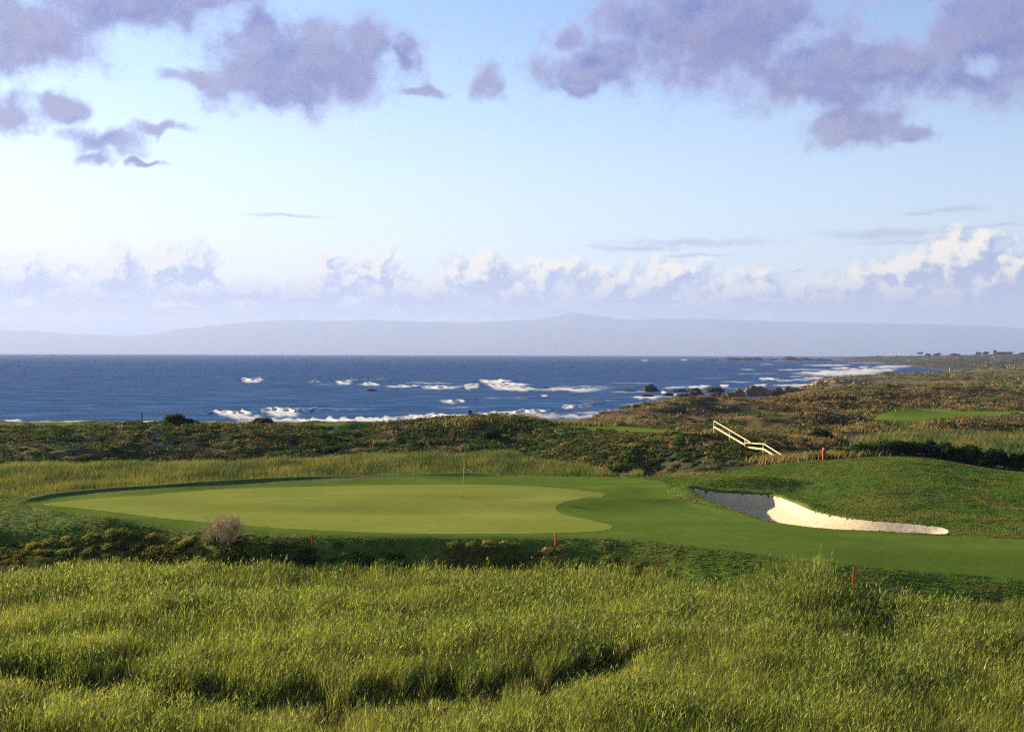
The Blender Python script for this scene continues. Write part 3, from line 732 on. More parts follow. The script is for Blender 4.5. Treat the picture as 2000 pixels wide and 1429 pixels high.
def pick(cols, wts, n):
    c = np.array(cols, float); i = RNG.choice(len(c), n, p=np.array(wts) / sum(wts))
    return c[i]
def stuff(name, label, parts, mat):
    Vs, Qs, Ts, Cs = [], [], [], []; o = 0
    for p in parts:
        V, q, t, c = p if len(p) == 4 else (p[0], p[1], None, p[2])
        if q is not None: Qs.append(q + o)
        if t is not None: Ts.append(t + o)
        Vs.append(V); Cs.append(c); o += len(V)
    me = np_mesh(name, np.concatenate(Vs), np.concatenate(Qs) if Qs else None, np.concatenate(Ts) if Ts else None, col=np.concatenate(Cs))
    return tag(link(name, me, mat), label=label, kind='stuff')
def wind(n, a=.24, s=.2, b=-.02, sb=.16): return np.stack([RNG.normal(a, s, n), RNG.normal(b, sb, n)], 1)

GAP = ([-200, 0, 150, 450, 700, 900, 1150, 1300, 1450, 1560, 1640, 1700, 1850, 2100], [42, 41.5, 40, 39.2, 39.2, 40.0, 41.4, 43.6, 46.5, 49.5, 52, 37.2, 36.6, 36.0])
def build_front_reeds():
    n = 430000
    X, Y, px = scatter(n, -.475, .475, 23, 58, .75)
    edge = toe_d(px) + .5 + 1.6 * (fbm(px / 60, Y * 0, 3, 71) - .5) + np.where((px > 1480) & (px < 1640), .9, 0) - np.where(px < 420, (420 - px) / 420 * 7.0, 0) * sstep(px, -300, 0)
    g = np.interp(px, *GAP) + 2.2 * (fbm(px / 45, px * 0, 3, 73) - .5)
    wgap = 3.0 * (.3 + 1.2 * fbm(px / 90, px * 0, 3, 79)) * (1 - np.exp(-((px - 1615) / 70) ** 2)) * (1 - .75 * sstep(px, 1150, 1330)) * (1 - .35 * sstep(px, 1600, 1680))
    g = g + 2.6 * (fbm(X / .24, X * 0, 3, 75) - .5) + 1.6 * (fbm(X / 1.3, X * 0, 2, 74) - .5) + 1.2 * (fbm(X / .5, Y / .8, 2, 78) - .5)
    gap = sstep(Y, g - wgap * 1.7 - 2.0, g - .4) * (1 - sstep(Y, g - .4, g + .3)) * sstep(wgap, .5, 2.2)
    keep = (Y < edge) & (RNG.random(n) > gap * .25)
    X, Y, px, gap = X[keep], Y[keep], px[keep], gap[keep]; n = len(X)
    patch = fbm(X / 3.2, Y / 4.5, 4, 81); fine = fbm(X / .9, Y / 1.3, 3, 83)
    h = 1.62 + .6 * (patch - .5) + .42 * (fine - .5) + RNG.normal(0, .10, n)
    h += .5 * np.exp(-((px - 1560) / 90) ** 2) * sstep(Y, 44, 50)
    h *= 1 - .44 * gap
    h *= np.where(RNG.random(n) < .04, 1.18, 1)
    yel = sstep(fbm(X / 2.1, Y / 3.1, 4, 87) + RNG.normal(0, .17, n), .44, .66)
    c = mixc(pick([(.095, .16, .020), (.15, .22, .028), (.045, .085, .014)], [3, 3, 2.6], n), (.35, .385, .055), yel * .9)
    dry = RNG.random(n) < (.10 + .30 * gap)
    c[dry] = pick([(.27, .20, .09), (.16, .095, .045), (.34, .27, .13)], [2, 2, 1], dry.sum())
    c *= RNG.uniform(.55, 1.35, (n, 1))
    Z = base_h(X, Y) - .05
    wd = RNG.uniform(.012, .026, n) * (Y / 40) ** .5; broad = RNG.random(n) < .12; wd[broad] *= RNG.uniform(1.6, 2.2, broad.sum()); c[broad] *= 1.2; h[broad] += RNG.normal(.08, .10, broad.sum())
    ln = wind(n, .09, .13, -.01, .12)
    p = blades(np.stack([X, Y, Z], 1), h, wd, ln, RNG.uniform(-1.57, 1.57, n), c, 2)
    # short leaf ends standing out of the top of the bed
    k = np.flatnonzero(RNG.random(n) < .30 * (.4 + 1.2 * sstep(patch, .35, .62))); m = len(k); f = RNG.uniform(.72, 1.0, m)
    T = np.stack([X[k] + ln[k, 0] * h[k] * f, Y[k] + ln[k, 1] * h[k] * f, Z[k] + h[k] * f * .9], 1)
    ct = pick([(.37, .385, .06), (.27, .34, .048), (.16, .24, .03), (.40, .32, .13)], [3, 3, 2.4, .8], m) * RNG.uniform(.6, 1.35, (m, 1))
    p2 = blades(T, RNG.uniform(.10, .24, m), RNG.uniform(.025, .05, m) * (Y[k] / 40) ** .5, wind(m, .25, .4, -.1, .35), RNG.uniform(-1.57, 1.57, m), ct, 1)
    stuff('marsh_reeds', 'tall yellow green reeds filling the marsh in front of the golf green', [p, p2], MAT['blade'])
    # low dark grass of the wet hollow below the left bank
    n = 26000
    X, Y, px = scatter(n, -.475, -.20, 49, 64)
    keep = (Y < toe_d(px) + .8) & (Y > toe_d(px) - 7.5) & (RNG.random(n) < sstep(-px, -620, -250)); X, Y = X[keep], Y[keep]; n = len(X)
    c = pick([(.05, .07, .02), (.10, .10, .03), (.13, .09, .04)], [3, 2, 1.5], n) * RNG.uniform(.7, 1.3, (n, 1))
    p = blades(np.stack([X, Y, base_h(X, Y) - .03], 1), RNG.uniform(.35, .75, n), RNG.uniform(.03, .06, n), wind(n), RNG.uniform(-1.2, 1.2, n), c, 2)
    stuff('marsh_grass', 'low dark grass in the wet hollow below the tussock bank', [p], MAT['blade'])
build_front_reeds()

def build_back_reeds():
    n = 230000
    X, Y, px = scatter(n, -.475, .105, 76, 118)
    lo = crest_d(px) + 2.6; hi = base_d(px) + 2.0 + 3.0 * (fbm(px / 50, px * 0, 3, 91) - .5)
    keep = (Y > lo) & (Y < hi); X, Y, px, lo, hi = [a[keep] for a in (X, Y, px, lo, hi)]; n = len(X)
    patch = fbm(X / 4, Y / 6, 4, 93)
    h = 1.45 + .6 * (patch - .5) + RNG.normal(0, .13, n) + .4 * (fbm(X / 1.2, Y / 1.8, 2, 94) - .5)
    hole = np.exp(-((px - 690) / 45) ** 2 - ((Y - 92.5) / 2.6) ** 2)
    h *= 1 - .55 * np.clip(hole * 1.3, 0, 1)
    h *= .62 + .38 * sstep(hi - Y, 0, 6)
    yel = sstep(fbm(X / 2.6, Y / 4.5, 4, 97) + RNG.normal(0, .12, n), .40, .66)
    c = mixc(pick([(.09, .13, .024), (.13, .17, .034), (.05, .075, .018)], [3, 3, 3], n), (.30, .28, .06), yel * .6) * RNG.uniform(.55, 1.4, (n, 1))
    p = blades(np.stack([X, Y, base_h(X, Y) - .05], 1), h, RNG.uniform(.035, .06, n), wind(n, .09, .14), RNG.uniform(-1.57, 1.57, n), c, 2)
    stuff('pond_reeds', 'olive reeds standing between the golf green and the dark dune bank', [p], MAT['blade'])
    n = 26000
    X, Y, px = scatter(n, .27, .475, 112, 148)
    keep = px > 1660 + (Y - 112) * 3.2; X, Y, px = X[keep], Y[keep], px[keep]; n = len(X)
    h = RNG.normal(1.35, .22, n) + .5 * (fbm(X / 3, Y / 5, 3, 99) - .5)
    c = mixc(pick([(.07, .11, .025), (.10, .14, .03)], [1, 1], n), (.22, .20, .06), sstep(fbm(X / 3, Y / 4, 3, 101), .45, .65)) * RNG.uniform(.7, 1.3, (n, 1))
    p = blades(np.stack([X, Y, height(X, Y, False) - .05], 1), h, RNG.uniform(.06, .11, n), wind(n, .14), RNG.uniform(-1.2, 1.2, n), c, 2)
    stuff('hollow_reeds', 'green reeds in the hollow behind the dark hedge', [p], MAT['blade'])
build_back_reeds()

def build_rough():
    n = 330000
    X, Y, px = scatter(n, -.48, .50, 47, 95)
    keep = (Y > toe_d(px) - .6) & (Y < crest_d(px) + 2.5); X, Y, px = X[keep], Y[keep], px[keep]
    k = RNG.random(len(X)) < rough(X, Y) * 1.2; X, Y, px = X[k], Y[k], px[k]; n = len(X)
    Z = height(X, Y)
    f = fbm(X / 1.5 + Y * .3, Y / 2.6, 4, 111); g = fbm(X / 6, Y / 6, 3, 113)
    c = mixc(pick([(.105, .19, .024), (.14, .22, .030), (.075, .14, .018)], [3, 3, 2], n), (.225, .195, .05), sstep(f + .5 * (g - .5), .52, .70) * .75) * RNG.uniform(.75, 1.25, (n, 1))
    h = RNG.uniform(.06, .12, n) * (.5 + .9 * f) 
    p = blades(np.stack([X, Y, Z - .01], 1), h, RNG.uniform(.05, .09, n), wind(n, .7, .35, -.25, .3), RNG.uniform(-1.4, 1.4, n), c, 1)
    stuff('rough_grass', 'short windswept rough grass on the banks round the green and bunker', [p], MAT['leaf'])
build_rough()

def build_bank_scrub():
    n = 2600
    X, Y, px = scatter(n, -.46, .30, 50, 70, 1)
    f = (Y - toe_d(px)) / (np.interp(px, sorted(PROF), [PROF[c][3][0] for c in sorted(PROF)]) - toe_d(px))
    k = (f > -.25) & (f < np.where(px < 900, .70, .42)) & (RNG.random(n) < np.where(px < 300, .35, np.where(px < 880, 1.0, .55)))
    X, Y = X[k], Y[k]; m = len(X)
    r = RNG.uniform(.18, .42, m)
    c = pick([(.045, .085, .018), (.06, .105, .022), (.035, .06, .015), (.085, .085, .03)], [3, 2, 3, 1], m)
    p = leaves(np.stack([X, Y, base_h(X, Y) + swell(X, Y) - .02], 1), np.stack([r * 1.2, r, r * .75], 1), 150, .06, c)
    stuff('bank_scrub', 'dark leafy ground cover on the steep bank below the green', [p], MAT['leaf'])
build_bank_scrub()
def build_tussocks():
    C = []
    def add(n, p0, p1, f0, f1, r0, r1, cols):
        for _ in range(n):
            px = RNG.uniform(p0, p1); a = toe_d(px); b = np.interp(px, sorted(PROF), [PROF[c][3][0] for c in sorted(PROF)])
            d = a + (b - a) * RNG.uniform(f0, f1)
            C.append((*W(px, d), RNG.uniform(r0, r1), cols[RNG.integers(len(cols))]))
    yg = [(.27, .28, .05), (.20, .24, .045), (.33, .29, .06)]; br = [(.40, .33, .10), (.32, .28, .08), (.26, .26, .055)]; dk = [(.08, .12, .022), (.11, .14, .028)]
    add(560, -60, 340, -.15, .70, .12, .31, yg + yg + br[2:] + dk); add(50, 330, 480, .1, .7, .16, .36, yg + dk)
    add(110, 490, 860, -.1, .55, .12, .28, dk + yg[1:2]); add(290, 850, 1110, -.1, .76, .12, .30, br + yg[:1]); add(34, 1080, 1330, -.05, .5, .3, .55, dk + br[1:]); add(28, 1330, 2050, -.15, .3, .25, .42, dk + dk + br[1:])
    P, h, w, ln, yw, cl = [], [], [], [], [], []
    for x, y, r, c in C:
        k = int(300 * (r / .5) ** 1.3)
        a = RNG.uniform(0, 2 * math.pi, k); q = np.sqrt(RNG.random(k)) * r * .75
        dx, dy = np.cos(a) * q, np.sin(a) * q
        P.append(np.stack([x + dx, y + dy, r * .3 * (1 - (q / r) ** 2) - .08], 1))
        hh = RNG.uniform(.5, 1.35, k) * r * 1.05; h.append(hh); w.append(RNG.uniform(.025, .05, k))
        ln.append(np.stack([np.cos(a) * q / r * .55 + .55 + RNG.normal(0, .25, k), np.sin(a) * q / r * .55 - .15 + RNG.normal(0, .25, k)], 1))
        yw.append(a + math.pi / 2 + RNG.normal(0, .6, k)); cl.append(np.tile([c], (k, 1)) * RNG.uniform(.65, 1.35, (k, 1)))
    P = np.concatenate(P); P[:, 2] += base_h(P[:, 0], P[:, 1]) + swell(P[:, 0], P[:, 1])
    p = blades(P, np.concatenate(h), np.concatenate(w), np.concatenate(ln), np.concatenate(yw), np.concatenate(cl), 3, 2.0)
    stuff('tussock_grass', 'drooping tussock grass along the steep bank below the green', [p], MAT['blade'])
build_tussocks()

def build_scrub():
    parts = []
    def band(n, u0, u1, y0, y1, r0, r1, nl, leaf, dens=None, brownness=0.0, hk=.6):
        X, Y, px = scatter(n, u0, u1, y0, y1)
        k = RNG.random(n) < wild(X, Y)
        if dens is not None: k &= RNG.random(n) < dens(X, Y, px)
        X, Y, px = X[k], Y[k], px[k]
        Z = height(X, Y); k = Z > 1.2; X, Y, Z, px = X[k], Y[k], Z[k], px[k]; m = len(X)
        r = RNG.uniform(r0, r1, m) * (.6 + .8 * fbm(X / 7, Y / 7, 3, 121))
        R = np.stack([r * RNG.uniform(.8, 1.4, m), r, r * hk * RNG.uniform(.6, 1.2, m)], 1)
        b = np.clip(brownness + (fbm(X / 14, Y / 20, 3, 123) - .5) * 1.6, 0, 1)
        gcol = pick([(.06, .11, .024), (.085, .135, .034), (.125, .155, .038), (.15, .17, .085)], [3, 3, 2, 1.2], m); bcol = pick([(.22, .165, .065), (.30, .22, .085), (.15, .105, .048), (.35, .27, .11)], [3, 2, 3, 1], m)
        c = np.where((RNG.random(m) < b)[:, None], bcol, gcol)
        parts.append(leaves(np.stack([X, Y, Z - r * .05], 1), R, nl, np.full(m, leaf) * RNG.uniform(.7, 1.3, m), c))
    left = lambda X, Y, px: np.where(px < 1120, 1, .75)
    band(5200, -.475, .22, 100, 134, .28, .85, 80, .12, lambda X, Y, px: np.where(px < 820, .75, 1.0), .18)
    band(900, .04, .30, 92, 112, .25, .6, 60, .11, None, .5)
    band(1800, .13, .475, 112, 150, .35, .9, 55, .15, lambda X, Y, px: ~((px > 1640) & (Y < 150)) * .9, .62)
    band(9500, .05, .475, 148, 300, .35, 1.3, 40, .21, lambda X, Y, px: .25 + .75 * sstep(fbm(X / 16, Y / 22, 3, 131), .36, .55), .78, .5)
    band(3600, .18, .475, 300, 900, 1.0, 3.2, 26, .55, lambda X, Y, px: sstep(fbm(X / 40, Y / 60, 3, 133), .42, .56), .6, .42)
    band(900, .28, .475, 950, 2800, 3, 6, 24, 1.6, None, .45, .3)
    stuff('dune_scrub', 'low green and brown scrub covering the coastal dunes', parts, MAT['leaf'])
    # dry golden grass
    P, H, Cc = [], [], []
    for px, d, sx, sy, n in [(1245, 172, 5, 3, 900), (1525, 96.5, 1.6, 1.6, 900), (1585, 95, 1.3, 1.0, 500), (1640, 95.5, 2.2, 1.2, 900), (1300, 91.6, 2.4, .8, 700), (1270, 92.2, 1.6, .8, 400), (900, 124, 4.5, 2.0, 350), (925, 123.6, .7, .5, 400), (1530, 150, 5, 3, 500), (1600, 130, 4, 3, 500), (1480, 125, 3, 2.5, 350), (1560, 118, 3, 2, 400), (1800, 158, 7, 4, 700), (1700, 150, 6, 4, 600), (1740, 228, 9, 3, 500), (1900, 222, 8, 3, 400), (1060, 128, 4, 1.5, 400), (1120, 129, 3, 1.2, 300), (740, 119, .9, .6, 300), (1480, 230, 9, 5, 300), (1640, 186, 6, 4, 350)]:
        x0, y0 = W(px, d); x = RNG.normal(x0, sx * .6, n); y = RNG.normal(y0, sy * .6, n)
        P.append(np.stack([x, y], 1)); H.append(RNG.uniform(.35, .8, n) * (d / 120) ** .3)
        Cc.append(pick([(.36, .27, .10), (.29, .23, .08), (.23, .21, .065)], [2, 2, 1.4], n))
    P = np.concatenate(P); H = np.concatenate(H); n = len(P); Cc = np.concatenate(Cc) * RNG.uniform(.7, 1.3, (n, 1))
    Z = height(P[:, 0], P[:, 1])
    p = blades(np.stack([P[:, 0], P[:, 1], Z - .03], 1), H, RNG.uniform(.06, .11, n) * (P[:, 1] / 110), wind(n, .3, .3), RNG.uniform(-1.2, 1.2, n), Cc, 2)
    stuff('dune_grass', 'tufts of dry golden grass among the dune scrub', [p], MAT['leaf'])
build_scrub()

# ------------------------------------------------------------------ things
MAT['red'] = mat_principled('red_paint', (.72, .05, .022), .55, .3, (9, .75, 1.15))
MAT['white_paint'] = mat_principled('weathered_white_paint', (.72, .68, .56), .6, .25, (6, .8, 1.1))
MAT['rail'] = mat_principled('pale_timber', (.70, .58, .32), .7, .2, (5, .8, 1.15))
MAT['dark_wood'] = mat_principled('dark_timber', (.050, .040, .030), .8, .2, (7, .6, 1.5))
MAT['grey_wood'] = mat_principled('grey_timber', (.20, .19, .15), .8, .2, (7, .6, 1.4))
MAT['yellow'] = mat_principled('yellow_pole', (.62, .52, .07), .45, .4)
MAT['metal'] = mat_principled('dull_metal', (.35, .35, .34), .5, .4)
MAT['bark'] = mat_principled('bark', (.10, .075, .05), .9, .1, (12, .6, 1.4))
MAT['twig'] = mat_principled('dry_twigs', (.52, .40, .26), .85, .15, (6, .6, 1.4))
def g_at(px, d, dz=0.0):
    x, y = W(px, d)
    return Vector((x, y, float(height(np.array([x]), np.array([y]))[0]) + dz))
def z_px(px, py, d):
    return float((CPOS + ray(px, py) * d)[2])
def bar(bm, a, b, w, t=None, up_=(0, 0, 1)):
    """a square sectioned bar from a to b"""
    a, b = Vector(a), Vector(b); t = t or w
    f = (b - a).normalized(); u = Vector(up_)
    if abs(f.dot(u)) > .95: u = Vector((0, 1, 0))
    s = f.cross(u).normalized(); u = s.cross(f)
    vs = []
    for p in (a, b):
        for i, j in ((-1, -1), (1, -1), (1, 1), (-1, 1)): vs.append(bm.verts.new(p + s * (i * w / 2) + u * (j * t / 2)))
    for f_ in ((3, 2, 1, 0), (4, 5, 6, 7), (0, 1, 5, 4), (1, 2, 6, 5), (2, 3, 7, 6), (3, 0, 4, 7)): bm.faces.new([vs[k] for k in f_])
def tube(bm, pts, rads, n=8, cap=True):
    rings = []
    for k, p in enumerate(pts):
        p = Vector(p); d = (Vector(pts[min(k + 1, len(pts) - 1)]) - Vector(pts[max(k - 1, 0)])).normalized()
        u = Vector((0, 0, 1)) if abs(d.z) < .9 else Vector((0, 1, 0))
        s = d.cross(u).normalized(); u = s.cross(d)
        rings.append([bm.verts.new(p + (s * math.cos(2 * math.pi * i / n) + u * math.sin(2 * math.pi * i / n)) * rads[k]) for i in range(n)])
    for a, b in zip(rings[:-1], rings[1:]):
        for i in range(n): bm.faces.new((a[i], a[(i + 1) % n], b[(i + 1) % n], b[i]))
    if cap: bm.faces.new(rings[0][::-1]); bm.faces.new(rings[-1])
def part(name, bm, mat, parent, bevel=0.0, smooth=False):
    bmesh.ops.recalc_face_normals(bm, faces=bm.faces)
    if bevel: bmesh.ops.bevel(bm, geom=bm.edges[:], offset=bevel, segments=2, affect='EDGES', profile=.6)
    me = bpy.data.meshes.new(name); bm.to_mesh(me); bm.free()
    if smooth: me.polygons.foreach_set('use_smooth', [True] * len(me.polygons))
    return link(name, me, mat, parent)

# --- flagstick
def build_flag():
    b = g_at(904, 0, 0) if False else None
    x, y = hit(904, 972); z = float(height(np.array([x]), np.array([y]))[0]) + .03
    root = empty('golf_flag', (x, y, z)); tag(root, 'thin yellow pole with a black and yellow striped flag, standing in the golf green', 'golf flag')
    H = z_px(907, 901, y) - z
    bm = bmesh.new(); tube(bm, [(0, 0, -.12), (.02, 0, H * .4), (.065, 0, H * .8), (.085, 0, H)], [.016, .016, .013, .011], 8); tube(bm, [(.085, 0, H), (.086, 0, H + .03)], [.02, .006], 8)
    part('pole', bm, MAT['yellow'], root, smooth=True)
    # cloth hanging in folds
    bm = bmesh.new(); nu, nv = 22, 16; g = []
    for i in range(nu + 1):
        a = i / nu; row = []
        for j in range(nv + 1):
            v = j / nv
            dx = .30 * a ** .8 + .05 * math.sin(a * 9 + v * 2) * a + .05 * v * a
            dz = -v * .36 * (1 - .25 * a) - .34 * a ** 1.4
            dy = .07 * math.sin(a * 11 + v * 3) * (.2 + a)
            row.append(bm.verts.new((.10 + dx, dy, H - .03 + dz)))
        g.append(row)
    for i in range(nu):
        for j in range(nv): bm.faces.new((g[i][j], g[i + 1][j], g[i + 1][j + 1], g[i][j + 1]))
    m, t, out = material('striped_flag_cloth')
    b = t.new('ShaderNodeBsdfPrincipled'); b.inputs['Roughness'].default_value = .8; t.l.new(b.outputs[0], out.inputs[0])
    at = t.new('ShaderNodeAttribute', attribute_name='stripe').outputs['Fac']
    t.l.new(t.mix(t.math('GREATER_THAN', t.math('FRACT', t.math('MULTIPLY', at, 3.0)), .5), rgb(.012, .011, .01), rgb(.78, .62, .08)), b.inputs['Base Color'])
    me = bpy.data.meshes.new('flag'); bm.to_mesh(me); bm.free()
    a = me.attributes.new('stripe', 'FLOAT', 'POINT'); a.data.foreach_set('value', np.tile(np.linspace(0, 1, nv + 1), nu + 1).astype(np.float32))
    me.polygons.foreach_set('use_smooth', [True] * len(me.polygons))
    o = link('flag', me, m, root); so = o.modifiers.new('thickness', 'SOLIDIFY'); so.thickness = .006
    bm = bmesh.new(); bmesh.ops.create_circle(bm, segments=20, radius=.055, cap_ends=True)
    e = bmesh.ops.extrude_face_region(bm, geom=bm.faces[:]); bmesh.ops.translate(bm, verts=[v for v in e['geom'] if isinstance(v, bmesh.types.BMVert)], vec=(0, 0, .006))
    part('cup', bm, MAT['dark_wood'], root)
build_flag()

# --- red hazard stakes
def build_stakes():
    bm = bmesh.new()
    bar(bm, (0, 0, -.25), (0, 0, .62), .075, .05)
    top = [v for v in bm.verts if v.co.z > .5]
    bmesh.ops.translate(bm, verts=top, vec=(0, 0, 0))
    bmesh.ops.recalc_face_normals(bm, faces=bm.faces)
    bmesh.ops.bevel(bm, geom=[e for e in bm.edges], offset=.008, segments=2, affect='EDGES')
    me = bpy.data.meshes.new('hazard_stake'); bm.to_mesh(me); bm.free(); me.materials.append(MAT['red'])
    data = [(74, 1030, 17, -.25, 'short red stake leaning left above the left tussock bank, below the tip of the green'),
            (611, 1071, 28, -.06, 'red stake on the shaded bank right of the dead bush'),
            (1085, 1068, 29, .01, 'upright bright red stake at the top of the tawny tussocks'),
            (1666, 1140, 32, .05, 'red stake half sunk in tall reeds below the fairway'),
            (1186, 931, 9, 0, 'tiny red stake on the far rim of the green, in front of the pond reeds'),
            (1544, 904, 12, .05, 'stubby red stake at the foot of the pale stair rail')]
    for i, (px, py, hp, tilt, lab) in enumerate(data):
        if py == 931: x, y = W(px, 89.2)
        elif py == 904: x, y = W(px, 92.6)
        else: x, y = hit(px, py)
        z = float(height(np.array([x]), np.array([y]))[0])
        o = bpy.data.objects.new('hazard_stake', me); COL.objects.link(o)
        o.location = (x, y, z); h = hp * y / FPX
        o.scale = (1, 1, h / .62); o.rotation_euler = (.03 * (i - 2), tilt, .25 * i)
        tag(o, lab, 'stake', 'red stakes round the green')
    x, y = W(1610, 93.2); z = float(height(np.array([x]), np.array([y]))[0])
    root = empty('marker_post', (x, y, z), .3); tag(root, 'thick rusty red post with a white topped face beside the hedge', 'post')
    h = 25 * y / FPX
    bm = bmesh.new(); bar(bm, (0, 0, -.3), (0, 0, h), .22, .16); part('post', bm, mat_principled('rusty_red_paint', (.36, .05, .022), .7, .2, (8, .5, 1.3)), root, .012)
    bm = bmesh.new(); bar(bm, (-.06, -.088, h - .2), (-.06, -.088, h - .02), .09, .02); part('reflector', bm, MAT['white_paint'], root)
build_stakes()

# --- the timber stair rail on the dune
def build_stairs():
    P = {}
    for k, px, pt, pb, d in (('a', 1395, 822, 858, 109), ('b', 1426, 842, 869, 106.2), ('c', 1456, 858, 888, 103.4), ('d', 1492, 866.5, 891, 100.8), ('e', 1523, 886, 905, 98), ('f', 1541, 897, 906, 96.2)):
        x, y = W(px, d); P[k] = (x, y, z_px(px, pt, d), z_px(px, pb, d))
    root = empty('dune_stairs', (P['d'][0], P['d'][1], P['d'][3])); tag(root, 'sunlit pale timber stair rail zigzagging down the scrubby dune', 'stairs')
    O = Vector(root.location)
    V = lambda k, dz=0.0: Vector((P[k][0], P[k][1], P[k][2] + dz)) - O
    for k in 'abcde':
        g = float(height(np.array([P[k][0]]), np.array([P[k][1]]))[0]) - .3
        bm = bmesh.new(); bar(bm, Vector((P[k][0], P[k][1], min(g, P[k][3] - .1))) - O, V(k), .10); part('post', bm, MAT['rail'], root, .008)
    f = Vector((0, -.075, 0))
    e1 = V('c') + (V('c') - V('b')) * .33
    for a, b in ((V('a', .02), e1), (V('c', -.27), V('d', .0)), (V('d', .02), V('f', .02))):
        bm = bmesh.new(); bar(bm, a + f, b + f, .06, .09); part('handrail', bm, MAT['rail'], root, .006)
    f2 = Vector((0, -.10, 0))
    for a, b in ((V('a', -.50), V('c', -.46)), (V('c', -.62), V('d', -.42)), (V('d', -.42), V('f', -.36))):
        bm = bmesh.new(); bar(bm, a + f2, b + f2, .05, .14); part('stringer', bm, MAT['rail'], root, .006)
    side = Vector((.75, .9, 0))
    def treads(a, b, n):
        for i in range(n):
            c = a.lerp(b, (i + .5) / n); bm = bmesh.new(); bar(bm, c, c + side, .26, .05); part('tread', bm, MAT['grey_wood'], root, .004)
    treads(V('a', -.62), V('c', -.62), 9); treads(V('c', -.74), V('d', -.56), 4); treads(V('d', -.56), V('f', -.46), 6)
    bm = bmesh.new(); q = V('a', -1.12)
    bar(bm, q + Vector((-1.15, .05, 0)), q + Vector((.15, .1, 0)), .9, .12); part('landing', bm, MAT['rail'], root, .01)
build_stairs()

def build_small_timber():
    # dark rail at the head of the beach stairs
    d = 127.5; x, y = W(917, d); z = float(height(np.array([x]), np.array([y]))[0]); top = z_px(917, 800, d)
    root = empty('beach_railing', (x, y, z)); tag(root, 'dark timber post and sloping handrail on the dune crest against the surf', 'railing')
    h = top - z; r = 15.5 / FPX * d
    for dx, dy, hh in ((0, 0, h), (.16, .5, h - .12)):
        bm = bmesh.new(); bar(bm, (dx, dy, -.4), (dx, dy, hh), .13); part('post', bm, MAT['dark_wood'], root, .008)
    bm = bmesh.new(); bar(bm, (-.05, -.09, h - .03), (r, .5, h - .95), .07, .13); part('handrail', bm, MAT['dark_wood'], root, .006)
    bm = bmesh.new(); bar(bm, (.0, .1, h - .5), (.42, .4, h - .88), .07, .1); part('brace', bm, MAT['dark_wood'], root, .006)
    # bench
    d = 132; x, y = W(1035, d); z = float(height(np.array([x]), np.array([y]))[0]); zt = z_px(1035, 822.5, d)
    root = empty('bench', (x, y, z), .06); tag(root, 'low dark backless bench on the dune crest above the beach', 'bench')
    bm = bmesh.new(); bar(bm, (-.66, 0, zt - z), (.66, 0, zt - z), .36, .09); part('seat', bm, MAT['dark_wood'], root, .01)
    for sx in (-.5, .5):
        bm = bmesh.new(); bar(bm, (sx, 0, -.2), (sx, 0, zt - z - .048), .12, .3); part('leg', bm, MAT['dark_wood'], root, .008)
    # slender twin post on the left crest
    d = 130; x, y = W(277, d); z = float(height(np.array([x]), np.array([y]))[0]); h = z_px(277, 804, d) - z
    root = empty('trail_sign', (x, y, z)); tag(root, 'thin grey twin posts on the left dune crest against the sea', 'sign post')
    for sx, k in ((-.09, .86), (.08, 1)):
        bm = bmesh.new(); bar(bm, (sx, 0, -.3), (sx * .7, 0, h * k), .055); part('post', bm, MAT['grey_wood'], root, .004)
    for k in (.35, .75):
        bm = bmesh.new(); bar(bm, (-.12, -.04, h * k), (.12, -.04, h * k), .025, .07); part('crossbar', bm, MAT['grey_wood'], root)
    for px, d, hp, w, lab, mt in ((1505, 214, 10, .16, 'small white post on the brown dune above the stair rail', 'white_paint'), (1613, 300, 9, .26, 'short white post on the scrub near the orange cliff', 'white_paint'), (1986, 300, 8, .24, 'white post on the far scrub plain by the right edge', 'white_paint'), (1967, 95, 13, .10, 'weathered timber post at the right end of the dark hedge', 'grey_wood'), (1855, 900, 9, .5, 'pale pole standing on the hazy headland plain', 'white_paint')):
        p = g_at(px, d); bm = bmesh.new(); h = hp * d / FPX
        tube(bm, [(0, 0, -.3), (0, 0, h * .97), (0, 0, h)], [w / 2, w / 2, w * .36], 10)
        o = part('marker_post', bm, MAT[mt], None, smooth=False); o.location = p + Vector((0, 0, 1.0 if hp == 13 else 0)); tag(o, lab, 'post')
build_small_timber()

# --- shrubs, each with its own stems and leaves
def shrub(name, lab, px, d, rx, ry, rz, n, leaf, cols, group=None, dz=0.0, lobes=9, cat='shrub', stem=True):
    base = g_at(px, d, dz)
    root = empty(name, base); tag(root, lab, cat, group)
    C, R = [], []
    for i in range(lobes):
        a = RNG.uniform(0, 2 * math.pi); q = RNG.uniform(.1, .75)
        s = RNG.uniform(.38, .62)
        C.append((math.cos(a) * q * rx, math.sin(a) * q * ry, rz * RNG.uniform(.12, .62) * (1 - .35 * q))); R.append((rx * s, ry * s, rz * s * RNG.uniform(.7, 1.0)))
    col = pick(cols, [1] * len(cols), lobes)
    V, q, c = leaves(np.array(C), np.array(R), n // lobes, leaf, col, .35, .3, (.45, 1.08), .45)
    V[:, 2] = np.maximum(V[:, 2], -.05)
    me = np_mesh('foliage', V, q, col=c); link('foliage', me, MAT['leaf'], root)
    if stem:
        bm = bmesh.new()
        for i in range(7):
            c_ = Vector(C[i % lobes]); tube(bm, [(RNG.normal(0, .05) * rx, RNG.normal(0, .05) * ry, -.15), c_ * .5 + Vector((0, 0, rz * .1)), c_], [.05 * rz, .03 * rz, .012 * rz], 6)
        part('stem', bm, MAT['bark'], root, smooth=True)
    return root
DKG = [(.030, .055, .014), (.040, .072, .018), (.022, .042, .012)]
MDG = [(.055, .115, .024), (.075, .14, .028), (.045, .095, .022)]
